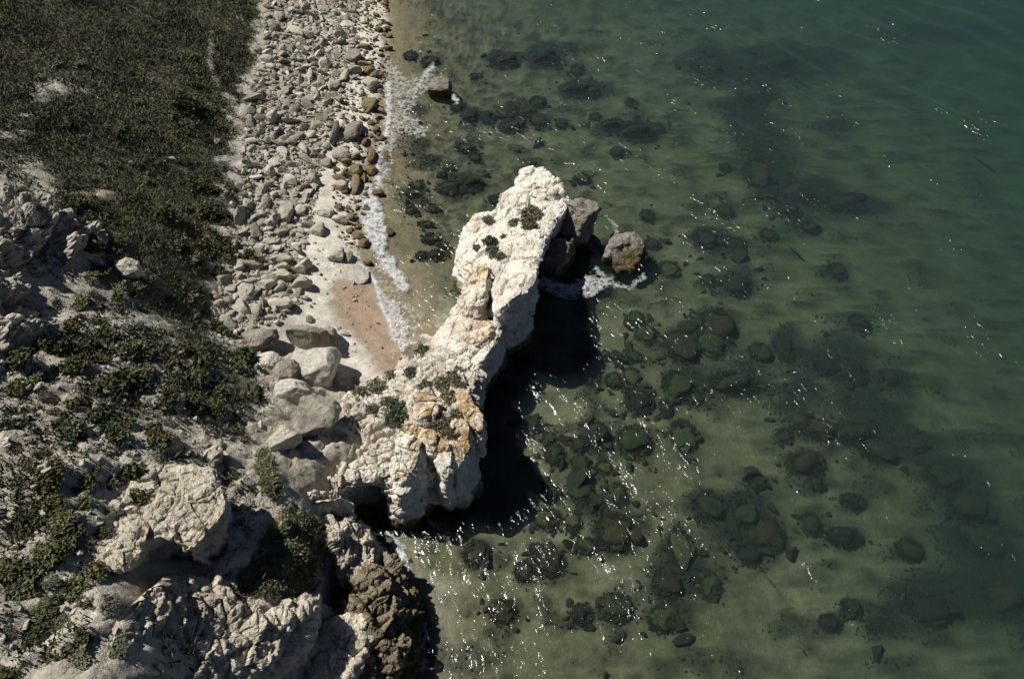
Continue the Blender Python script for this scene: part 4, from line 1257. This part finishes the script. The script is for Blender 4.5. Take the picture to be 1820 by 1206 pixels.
pts = scatter(FIELD, 8000, rng)
w_ = onground(pts[:, 0], pts[:, 1])
small = [(p, float(np.clip(rng.lognormal(-2.15, .35), .05, .25))) for p in w_]
stuff_stones('beach_rubble', field[260:] + small, M['stone'], 'small grey limestone rubble filling the stone field on the beach', 'rubble')
pts = scatter(SURF, 900, rng)
w_ = onground(pts[:, 0], pts[:, 1])
stuff_stones('shore_pebbles', surf[150:] + [(p, float(np.clip(rng.lognormal(-2.2, .4), .05, .22))) for p in w_], M['wetstone'], 'small brown pebbles and cobbles along the waterline', 'pebbles')
pts = np.vstack([scatter([(365, 545), (430, 580), (480, 600), (470, 690), (380, 640)], 350, rng), scatter(SANDH, 120, rng), scatter([(0, 560), (330, 560), (470, 760), (400, 840), (200, 1000), (0, 1200)], 900, rng), scatter([(120, 120), (420, 180), (390, 470), (300, 330)], 60, rng)])
w_ = onground(pts[:, 0], pts[:, 1])
stuff_stones('slope_rubble', [(p, float(np.clip(rng.lognormal(-2.5, .5), .04, .3))) for p in w_], M['stone'], 'loose pale stones strewn over the scrub slope and cove sand', 'rubble')

# ------------------------------------------------------------------ boulders under water
SPEC = {1211: 'big rounded brown boulder under water with a weedy crown', 1274: 'wide dark boulder under water right of the brown crowned one', 1095: None, 1128: 'broad green and brown boulder under water amid sun glints',
        978: 'round black boulder under water near the glittering surf', 1307: 'long dark brown ridge of rock under clear water', 1134: None, 1215: 'oval bright green boulder under clear water', 1062: 'brown boulder breaking the surface among bright glints'}
def lump_mesh(seed, mat):
    """a weedy boulder: a main lump with smaller ones grown against it"""
    r = np.random.default_rng(seed)
    vs, ts, n = [], [], 0
    for i in range(4):
        me = rock_mesh('lump', 3, 6, seed * 7 + i, 0.3, (0.30, 0.16), dmin=0.55)
        v = np.empty(len(me.vertices) * 3, np.float32)
        me.vertices.foreach_get('co', v)
        v = v.reshape(-1, 3)
        t = np.empty(len(me.loops), np.int32)
        me.loops.foreach_get('vertex_index', t)
        bpy.data.meshes.remove(me)
        if i == 0:
            v = v * [0.86, 0.80, 0.95]
        else:
            a = r.uniform(0, 6.28)
            k = r.uniform(0.28, 0.55)
            v = v * [k, k * r.uniform(.7, 1.1), k * 0.9] + [math.cos(a) * r.uniform(.5, .85), math.sin(a) * r.uniform(.5, .85), -0.15]
        vs.append(v)
        ts.append(t.reshape(-1, 3) + n)
        n += len(v)
    me = mesh_np('submerged_boulder', np.vstack(vs), np.vstack(ts))
    set_val(me, np.zeros(n), 'shade')
    me.materials.append(mat)
    return me


WR = [lump_mesh(500 + k, M['weedrock']) for k in range(8)]
GRR = [lump_mesh(540 + k, M['greenrock']) for k in range(6)]
for k, (px, py, rx, ry, g) in enumerate(SUBM):
    p = onground(px, py)[0]
    d = depth_at(p)
    a, hh = rx * d / FPX, ry * d / FPX
    ang = math.atan2(CAM_H - p[2], p[1])
    c = min(0.5 * a, max(0.22, -p[2] * 0.7))
    if px == 1062:
        c = 1.0
    b_ = max(math.sqrt(max(hh ** 2 - (c * math.cos(ang)) ** 2, 0.1 * hh ** 2)) / math.sin(ang), 0.4 * a)
    q = unproj(px, py, p[2] + 0.15 * c)
    o = obj('submerged_boulder', (GRR if g else WR)[k % (6 if g else 8)], None, None, q, (0.1, 0.1, rs.uniform(-.5, .5) + (math.pi if rs.random() < .5 else 0)), (a, b_, c))
    lab = None
    if (px, py) == (1095, 945):
        lab = 'large dark brown boulder under water below the headland shadow'
    elif (px, py) == (1095, 1080):
        lab = 'yellow green boulder under water at the bottom of the view'
    elif (px, py) == (1134, 236):
        lab = 'wide dark boulder under water in the far rock group'
    elif px in SPEC and SPEC[px]:
        lab = SPEC[px]
    if lab:
        tag(o, lab, 'boulder')
    elif g:
        tag(o, 'green algae covered boulder seen through the clear shallow water', 'boulder', 'green boulders under water')
    else:
        tag(o, 'dark weed covered boulder lying on the sandy sea bed', 'boulder', 'dark boulders under water')

# loose dark rocks between the boulders, merging them into reefs
r8 = np.random.default_rng(88)
it_ = []
for (px, py, rx, ry, g) in SUBM:
    for _ in range(int(3 + rx * 0.35) if px < 1420 else 2):
        th, q_ = r8.uniform(0, 6.28), r8.uniform(.7, 2.1)
        it_.append((px + math.cos(th) * rx * q_, py + math.sin(th) * ry * q_))
cand = np.column_stack([r8.uniform(-16, 48, 9000), r8.uniform(8, 85, 9000)])
cand = cand[r8.uniform(0, 1, len(cand)) < sm(0.45, 0.9, gmap(reef, cand)) * 0.16]
it_ = np.array(it_)
w_ = np.vstack([onground(it_[:, 0], it_[:, 1]), np.column_stack([cand, hterr(cand)])])
w_ = w_[(w_[:, 2] < -0.35) & (w_[:, 2] > -3.2)]
stuff_stones('reef_rubble', [(p, float(np.clip(r8.lognormal(-1.65, .5), .1, min(.9, -p[2] * .8)))) for p in w_], M['weedrock'], 'dark weedy rubble between the boulders under water', 'rubble')

# weed fronds that fringe the boulders and grow on the reef patches
wv_, wn_ = [], 0
r9 = np.random.default_rng(99)
fr_p, fr_d, fr_l = [], [], []
for (px, py, rx, ry, g) in SUBM:
    p = onground(px, py)[0]
    a = rx * depth_at(p) / FPX
    b_ = max(ry * depth_at(p) / FPX / math.sin(math.atan2(CAM_H - p[2], p[1])), .4 * a)
    n_ = int(160 + 420 * a)
    th = r9.uniform(0, 6.283, n_)
    rr = np.clip(r9.normal(.9, .13, n_), .4, 1.2)
    xy_ = p[:2] + np.stack([np.cos(th) * rr * a, np.sin(th) * rr * b_], -1)
    zz_ = hterr(xy_) + np.maximum(1 - rr, 0) * min(.5 * a, max(.2, -p[2] * .7)) * 1.3
    fr_p.append(np.column_stack([xy_, zz_]))
    fr_d.append(r9.uniform(0, 6.283, n_))
    fr_l.append(r9.uniform(.06, .17, n_))
cand = np.column_stack([r9.uniform(-16, 48, 200000), r9.uniform(8, 85, 200000)])
km = r9.uniform(0, 1, len(cand)) < sm(0.45, 0.9, gmap(reef, cand)) * 0.6
cand = cand[km]
fr_p.append(np.column_stack([cand, hterr(cand)]))
fr_d.append(r9.uniform(0, 6.283, len(cand)))
fr_l.append(r9.uniform(.06, .2, len(cand)))
fp, fd, fl = np.vstack(fr_p), np.concatenate(fr_d), np.concatenate(fr_l)
ok_ = fp[:, 2] < -0.12
fp, fd, fl = fp[ok_], fd[ok_], np.minimum(fl[ok_], -fp[ok_, 2] * 1.1)
dirv = np.stack([np.cos(fd), np.sin(fd), r9.uniform(.15, .9, len(fd))], -1)
sidev = np.stack([-np.sin(fd), np.cos(fd), np.zeros(len(fd))], -1) * (fl * r9.uniform(.3, .6, len(fd)))[:, None]
fv = np.stack([fp - sidev, fp + sidev, fp + dirv * fl[:, None]], 1).reshape(-1, 3)
me = mesh_np('seaweed', fv, np.arange(len(fv)).reshape(-1, 3), False)
o = obj('seaweed', me, M['weed'])
tag(o, 'dark seaweed fringing the boulders and reef under water', 'seaweed', kind='stuff')

# ------------------------------------------------------------------ foam
def sea_h(xy):
    ax, ay, zz = SEA
    ix = np.clip(np.searchsorted(ax, xy[:, 0]) - 1, 0, len(ax) - 2)
    iy = np.clip(np.searchsorted(ay, xy[:, 1]) - 1, 0, len(ay) - 2)
    fx = (xy[:, 0] - ax[ix]) / (ax[ix + 1] - ax[ix])
    fy = (xy[:, 1] - ay[iy]) / (ay[iy + 1] - ay[iy])
    return (zz[iy, ix] * (1 - fx) + zz[iy, ix + 1] * fx) * (1 - fy) + (zz[iy + 1, ix] * (1 - fx) + zz[iy + 1, ix + 1] * fx) * fy


def foam_mat():
    m = NT('sea_foam')
    a = m.attr('foam', 'Fac')
    n1 = m.noise(2.2, 5, 0.6, dist=0.8)
    lace = m.n('ShaderNodeTexVoronoi', Vector=m.n('ShaderNodeVectorMath', _operation='ADD').outputs[0], Scale=1.9, _feature='DISTANCE_TO_EDGE')
    add = lace.inputs['Vector'].links[0].from_node
    m.link(m.pos, add.inputs[0])
    sc = m.n('ShaderNodeVectorMath', _operation='SCALE')
    m.link(m.noise(1.5, 3, out='Color'), sc.inputs[0])
    sc.inputs['Scale'].default_value = 1.2
    m.link(sc.outputs[0], add.inputs[1])
    l = m.math('SUBTRACT', 0.5, m.math('MULTIPLY', lace.outputs['Distance'], 2.6))
    k = m.math('ADD', m.math('MULTIPLY', a, 1.25), m.math('MULTIPLY', m.math('SUBTRACT', n1, 0.5), 1.6))
    k = m.math('ADD', k, m.math('MULTIPLY', l, 0.5))
    k = m.math('ADD', k, m.math('MULTIPLY', m.math('SUBTRACT', m.noise(9.0, 3, 0.6), 0.5), 0.5))
    k = m.math('MULTIPLY', m.math('SUBTRACT', k, 0.52), 1.05, True)
    k = m.math('MULTIPLY', k, m.math('MULTIPLY', a, 4.0, True))
    m.link(m.math('MULTIPLY', k, 0.9), m.b.inputs['Alpha'])
    m.b.inputs['Base Color'].default_value = (0.66, 0.68, 0.68, 1)
    m.b.inputs['Roughness'].default_value = 0.8
    m.bump(m.noise(9.0, 4), 0.8, 0.08)
    return m.m


FM = foam_mat()


def foam(name, polys, label):
    allp = np.vstack([np.array(p[0], float) for p in polys])
    w = unproj(allp[:, 0], allp[:, 1], 0.0)
    lo, hi = w[:, :2].min(0) - 1.0, w[:, :2].max(0) + 1.0
    st = 0.11
    xs, ys = np.arange(lo[0], hi[0], st), np.arange(lo[1], hi[1], st)
    X, Y = np.meshgrid(xs, ys)
    xy = np.stack([X.ravel(), Y.ravel()], -1)
    z = np.maximum(sea_h(xy) + 0.02, hterr(xy) + 0.025)
    p = np.column_stack([xy, z])
    u, v = proj(np.column_stack([xy, np.zeros(len(xy))]))
    wv = fbm(p, 1.2, 3, 81) * 10
    a = np.zeros(len(xy))
    for poly, soft, strength in polys:
        if soft < 0:
            d = linedist(u + wv * .4, v + wv * .3, poly)
            a = np.maximum(a, strength * sm(-soft * 1.3, 0, d))
        else:
            a = np.maximum(a, strength * sm(-soft * 0.3, soft, polydist(u, v, poly) + wv))
    a *= sm(0.45, 0.2, z)
    nx, ny = len(xs), len(ys)
    i = (np.arange(ny - 1)[:, None] * nx + np.arange(nx - 1)[None, :]).ravel()
    q = np.stack([i, i + 1, i + nx + 1, i + nx], -1)
    q = q[a[q].max(1) > 0.01]
    idx, inv = np.unique(q.ravel(), return_inverse=True)
    me = mesh_np(name, p[idx], inv.reshape(-1, 4))
    set_val(me, a[idx], 'foam')
    o = obj(name, me, FM)
    tag(o, label, 'foam', kind='stuff')


foam('surf_foam', [([(628, 325), (662, 322), (684, 370), (690, 400), (692, 440), (738, 512), (722, 524), (696, 512), (664, 456), (638, 395)], 12, 0.85),
                   ([(632, 330), (645, 380), (660, 425), (688, 470), (715, 512)], -16, .85),
                   ([(630, 462), (650, 480), (670, 505), (677, 540), (690, 568), (700, 602), (716, 612)], -7, 1.0),
                   ([(640, 468), (668, 470), (720, 520), (760, 560), (748, 600), (722, 618), (700, 612), (672, 540)], 14, 0.36),
                   ([(664, 505), (705, 530), (730, 575), (724, 614), (702, 608), (684, 566)], 8, 0.72),
                   ([(672, 460), (700, 470), (690, 500), (660, 480)], 8, .5),
                   ([(690, 625), (694, 600), (700, 640)], -2.5, .7)], 'white surf breaking along the cove and near beach')
foam('wash_foam', [([(676, 60), (720, 130), (792, 118), (800, 150), (760, 172), (738, 200), (775, 232), (745, 252), (712, 250), (705, 290), (692, 345), (664, 340), (650, 290), (668, 240), (680, 180), (672, 110)], 14, 0.5),
                   ([(690, 150), (690, 200), (688, 235), (668, 285), (672, 330)], -12, 0.85), ([(770, 118), (750, 140), (740, 160)], -10, .7), ([(800, 165), (812, 180)], -8, .75), ([(722, 205), (735, 225), (755, 240)], -7, .6)], 'lacy white wash around rocks along the far beach')
foam('stack_foam', [([(952, 470), (1000, 500), (1040, 482), (1090, 488), (1092, 508), (1055, 530), (1010, 538), (962, 522)], 12, 0.66), ([(965, 500), (1000, 515), (1040, 505)], -18, 0.85), ([(1060, 480), (1085, 505), (1120, 512), (1145, 490)], -9, 0.6), ([(1078, 385), (1095, 405), (1100, 425)], -7, 0.5), ([(1062, 430), (1080, 445)], -5, .5)], 'churned white foam between the stack and its boulders')
foam('ledge_foam', [([(684, 935), (712, 950), (738, 985), (730, 1020), (765, 1112), (770, 1200), (730, 1200), (722, 1100), (704, 1015), (692, 980)], 14, 0.62), ([(690, 950), (715, 985), (712, 1020)], -10, .9), ([(745, 915), (780, 930), (800, 960)], -16, .42), ([(870, 608), (885, 640)], -7, .55)], 'streaky foam along the brown ledge at the bottom')

# ------------------------------------------------------------------ plants
def shrub_mesh(name, n, seed, mat, leaf=0.11, flat=0.75, hole=0.0):
    r = np.random.default_rng(seed)
    d = r.normal(size=(n, 3))
    d /= np.linalg.norm(d, axis=1, keepdims=True)
    d[:, 2] = np.abs(d[:, 2])
    lump = 0.72 + 0.5 * fbm(d * 1.4 + seed, 0.7, 2, seed)
    rad = (r.uniform(0.25, 1, n) ** 0.45) * lump
    c = d * rad[:, None]
    c[:, 2] *= flat
    t1 = r.normal(size=(n, 3))
    t1[:, 2] += 0.8
    t1 /= np.linalg.norm(t1, axis=1, keepdims=True)
    t2 = np.cross(t1, r.normal(size=(n, 3)))
    t2 /= np.linalg.norm(t2, axis=1, keepdims=True) + 1e-9
    L = leaf * r.uniform(.7, 1.6, n)[:, None]
    W = L * r.uniform(.35, .6, n)[:, None]
    v = np.stack([c - t2 * W, c + t1 * L * 1.2 - t2 * W * 0.4, c + t1 * L * 1.5 + t2 * W * 0.4, c + t2 * W], 1).reshape(-1, 3)
    q = np.arange(n * 4).reshape(-1, 4)
    me = mesh_np(name, v, q, False)
    me.materials.append(mat)
    return me


SH = [shrub_mesh('shrub', 640, 700 + k, M['shrub'], flat=.5 + .25 * (k % 3)) for k in range(6)]
SHG = [shrub_mesh('shrub', 640, 720 + k, M['greyshrub'], leaf=.10, flat=.5) for k in range(4)]
SHB = [shrub_mesh('shrub', 640, 740 + k, M['green'], leaf=.13, flat=.8) for k in range(3)]


def rock_tree():
    from mathutils.bvhtree import BVHTree
    vs, ts, n = [], [], 0
    for v, t in ROCKS:
        vs.append(v)
        ts.append(t + n)
        n += len(v)
    return BVHTree.FromPolygons(np.vstack(vs).tolist(), np.vstack(ts).tolist())


RT = rock_tree()


def on_rock(px, py):
    d = Vector(unproj(px, py, 0.0)) - Vector((0, 0, CAM_H))
    hit = RT.ray_cast(Vector((0, 0, CAM_H)), d.normalized())
    return None if hit[0] is None else (hit[0], hit[1])


def put_shrub(px, py, rpx, meshes, label, group=None, z=None, squash=1.0, name='shrub', cat='shrub', lift=-.08):
    p = onground(px, py)[0] if z is None else unproj(px, py, z)
    hit = on_rock(px, py)
    if hit and hit[0].z > p[2]:
        p = np.array(hit[0])
    a = 1.35 * rpx * depth_at(p) / FPX
    o = obj(name, meshes[rs.randrange(len(meshes))], None, None, (p[0], p[1], p[2] + lift * a), (0, 0, rs.uniform(0, 6.28)), (a * rs.uniform(.95, 1.2), a * rs.uniform(.9, 1.1), a * squash * rs.uniform(.7, 1.0)))
    tag(o, label, cat, group)
    return o


# shrubs that can be told apart
for (px, py, rp, ms, lab) in [(105, 622, 24, SH, 'dense low olive shrub at the edge of the dark gully'), (130, 578, 16, SH, 'round shrub at the top of the pale scrub slope'), (205, 680, 32, SH, 'largest olive shrub in the middle of the scrub slope'),
                              (320, 625, 18, SH, 'isolated oval shrub with bare ground around it'), (185, 765, 28, SHG, 'grey green shrub low on the left scrub slope'), (150, 858, 24, SH, 'dark round shrub left of the overhanging outcrop'), (82, 862, 26, SH, 'elongated dark shrub beside the bare ridge'),
                              (245, 882, 18, SH, 'shrub on the top of the overhanging outcrop'), (30, 860, 20, SHG, 'pale grey shrub near the left edge'), (230, 842, 22, SH, 'shrub below the rough rock shelf'),
                              (450, 870, 10, SH, 'small round shrub on the gully rim by the green patch'), (430, 640, 26, SHB, 'bright green bush at the foot of the scrub near cove boulders'), (440, 462, 20, SHB, 'dark green bush hanging over the upper boulder heap'),
                              (330, 190, 24, SHB, 'green bush in the grass near the footpath'), (290, 385, 24, SHB, 'dark green bush low in the grass'), (372, 382, 18, SHB, 'dark bush at the beach edge of the grass')]:
    put_shrub(px, py, rp, ms, lab)
for (px, py, rp, lab) in [(943, 385, 20, 'round grey bush on the white top of the sea stack'), (940, 402, 13, 'lower half of the bush pair on the white stack top'), (914, 398, 10, 'narrow grey bush left of the round bush on the stack'), (872, 432, 12, 'grey bush in the hollow on the left of the stack'),
                          (876, 448, 11, 'dark bush at the head of the crack in the stack'), (890, 458, 9, 'small bush right of the crack head on the stack'), (868, 392, 9, 'brownish tuft on the left shoulder of the stack'), (896, 422, 6, 'tiny tuft in the middle of the stack top'), (848, 442, 7, 'small tuft on the yellowish left face of the stack'),
                          (752, 626, 12, 'dark grey bush on the headland above the cove sand'), (668, 690, 16, 'low grey plant at the foot of the ridge by the sand'), (700, 672, 13, 'low plant where the ridge meets the cove sand'), (706, 738, 22, 'wide grey plant patch in the middle of the ridge'), (690, 716, 12, 'narrow plant patch on the pale ridge flank'),
                          (784, 682, 13, 'grey plant on the ridge crest behind the orange crag'), (806, 672, 12, 'grey plant beside the drop on the ridge crest'), (802, 712, 16, 'plant filling the gap between the two orange crags'), (808, 735, 14, 'plant behind the orange fin'), (778, 752, 15, 'grey plant in the hollow below the orange crag'),
                          (796, 768, 10, 'small plant at the top of the rib spike'), (730, 662, 10, 'small plant on the ridge slope above the sand'), (664, 728, 9, 'tiny plant on the left of the ridge'), (758, 688, 12, 'brownish plant on the ridge above the orange crag'), (640, 700, 12, 'plant on the shaded sand edge of the ridge'), (572, 700, 8, 'tuft on top of the white boulder')]:
    put_shrub(px, py, rp * 1.15, SHG, lab, squash=1.0, lift=.12)
SLOPE = [(40, 620), (130, 560), (230, 570), (300, 590), (360, 650), (450, 690), (480, 740), (430, 790), (330, 770), (250, 800), (170, 830), (120, 900), (60, 940), (0, 960), (0, 700)]
LOW = [(0, 940), (120, 900), (200, 850), (210, 960), (240, 1000), (200, 1100), (220, 1206), (0, 1206)]
UP = [(0, 300), (110, 340), (200, 420), (260, 560), (130, 560), (150, 480), (110, 380), (0, 350)]
EDGE = [(330, 330), (410, 330), (395, 480), (370, 550), (430, 650), (330, 640), (290, 540), (300, 430)]
pts = scatter(SLOPE, 84, rng)
for (px, py) in pts:
    g = rs.random() < .35
    where = 'beside the dark gully' if px < 120 else 'just above the cove boulders' if px > 330 else 'on the upper middle of the slope' if py < 700 else 'on the lower middle of the slope'
    kind_ = 'grey leaved' if g else 'olive leaved'
    put_shrub(px, py, rs.uniform(9, 24), SHG if g else SH, kind_ + ' low scrub bush ' + where, kind_ + ' shrubs ' + where, squash=.8)
for (px, py) in scatter(LOW, 46, rng):
    where = 'above the bare ridge' if py < 990 else 'in the bottom left corner' if px < 110 else 'uphill of the rough bottom cliff'
    put_shrub(px, py, rs.uniform(9, 28), SH if rs.random() < .6 else SHG, 'shrub on eroded pale ground ' + where, 'shrubs ' + where, squash=.6)
for (px, py) in scatter(UP, 26, rng):
    where = 'at the foot of the shadowed bluff' if py > 450 else 'on the crest near the shadowed bluff'
    put_shrub(px, py, rs.uniform(9, 22), SH if rs.random() < .7 else SHG, 'rough shrub ' + where, 'shrubs ' + where, squash=.7)
for (px, py) in scatter([(0, 100), (370, 100), (430, 180), (415, 330), (330, 330), (200, 420), (110, 330), (0, 300)], 42, rng):
    put_shrub(px, py, rs.uniform(7, 17), SH if rs.random() < .7 else SHG, 'low bush in the olive grass of the upper hillside', 'bushes in the hillside grass', squash=.6)
for (px, py) in [(462 + rs.uniform(-8, 8) - 0.14 * t, 91 + t) for t in range(0, 300, 18)]:
    put_shrub(px, py, rs.uniform(5, 11), SH if rs.random() < .5 else SHG, 'small bush on the border of grass and stone beach', 'bushes along the beach border', squash=.6)
for (px, py) in scatter(EDGE, 40, rng):
    where = 'at the upper end of the thicket' if py < 470 else 'in the thicket above the boulder heap' if py < 560 else 'at the lower end of the thicket'
    put_shrub(px, py, rs.uniform(9, 20), SH if rs.random() < .6 else (SHG if rs.random() < .6 else SHB), 'bushy shrub ' + where + ' beside the beach', 'shrubs ' + where, squash=.8)


def blades(name, xy, mat, label, cat, h=(0.12, 0.34), per=4, width=0.05, spread=0.16, zoff=0.0, zfun=None):
    n = len(xy)
    r = np.random.default_rng(len(xy))
    z = (zfun or hterr)(xy)
    base = np.column_stack([xy, z - 0.02 + zoff])
    base = np.repeat(base, per, 0)
    m = len(base)
    base[:, :2] += r.normal(0, spread, (m, 2))
    hh = r.uniform(h[0], h[1], m) * np.repeat(r.uniform(.6, 1.3, n), per)
    a = r.uniform(0, 6.28, m)
    lean = r.normal(0, .7, (m, 2))
    dx = np.stack([np.cos(a), np.sin(a), np.zeros(m)], -1) * (width * r.uniform(.6, 1.4, m))[:, None]
    tip = base + np.stack([lean[:, 0] * hh, lean[:, 1] * hh, hh], -1)
    v = np.stack([base - dx, base + dx, tip], 1).reshape(-1, 3)
    me = mesh_np(name, v, np.arange(m * 3).reshape(-1, 3), False)
    o = obj(name, me, mat)
    tag(o, label, cat, kind='stuff')


# grass over the upper hillside, as far as the ground map says it grows
cand = np.column_stack([rng.uniform(-62, -18, 330000), rng.uniform(22, 92, 330000)])
gm = gmap(grass * (1 - beachz), cand)
cu, cv = proj(np.column_stack([cand, hterr(cand)]))
keep = (rng.uniform(0, 1, len(cand)) < gm * 0.95) & (cu > -80) & (cv > -60)
blades('grass', cand[keep], M['grass'], 'dry olive brown grass and low scrub covering the hillside', 'grass', h=(.07, .20), width=.045, spread=.2, per=3)
# low bushy scrub clumps that break up the grass
cand = np.column_stack([rng.uniform(-62, -18, 26000), rng.uniform(22, 92, 26000)])
cl_ = fbm(np.column_stack([cand, np.zeros(len(cand))]), 5.0, 4, 58)
gm = gmap(grass * (1 - beachz), cand) * sm(-0.05, 0.2, cl_)
cu, cv = proj(np.column_stack([cand, hterr(cand)]))
cand = cand[(rng.uniform(0, 1, len(cand)) < gm * 0.5) & (cu > -60) & (cv > -40)]
blades('low_scrub', cand, M['scrub'], 'dark grey green scrub patches in the dry hillside grass', 'scrub', h=(.15, .38), per=14, width=.055, spread=.26)
# sparse tufts on the scrub slope
cand = np.column_stack([rng.uniform(-40, -10, 60000), rng.uniform(8, 55, 60000)])
cm_ = gmap(inland * (1 - under) * (1 - grass), cand) * sm(-0.05, 0.22, fbm(np.column_stack([cand, np.zeros(len(cand))]), 2.4, 3, 95))
cu, cv = proj(np.column_stack([cand, hterr(cand)]))
keep = (rng.uniform(0, 1, len(cand)) < np.maximum(cm_ * 0.55, 0.9 * gmap(scrubz, cand))) & (cu < 480) & (cv < 1230)
blades('scrub_tufts', cand[keep], M['scrub'], 'sparse dry tufts between the shrubs of the slope', 'tufts', h=(.10, .28), width=.055, spread=.16, per=5)


def mat_of_plants(name, polys, label, dens=60):
    a = np.vstack([np.array(p, float) for p in polys])
    x = rng.uniform(a[:, 0].min(), a[:, 0].max(), 16000)
    y = rng.uniform(a[:, 1].min(), a[:, 1].max(), 16000)
    wob_ = fbm(np.column_stack([x / 22, y / 22, x * 0]), 1, 3, 97) * 16
    k = np.zeros(len(x), bool)
    for p in polys:
        k |= (polydist(x, y, p) + wob_) > 0
    k &= (fbm(np.column_stack([x / 14, y / 14, x * 0]), 1, 3, 98) + rng.uniform(-.25, .25, len(x))) > -0.12
    w = onground(x[k], y[k])
    blades(name, w[:, :2], M['mat'], label, 'ground cover', h=(.03, .12), per=4, width=.05, spread=.1)


mat_of_plants('ground_cover', [[(498, 905), (530, 900), (575, 935), (592, 950), (580, 1000), (565, 1040), (520, 1068), (490, 1060), (450, 1055), (410, 1035), (440, 1000), (470, 960)]], 'dense grey green plant mat on the slope above the brown ledge')
mat_of_plants('ground_cover', [[(462, 800), (476, 806), (480, 840), (496, 862), (490, 885), (470, 870), (456, 840)]], 'strip of green plants running down past the squarish block')
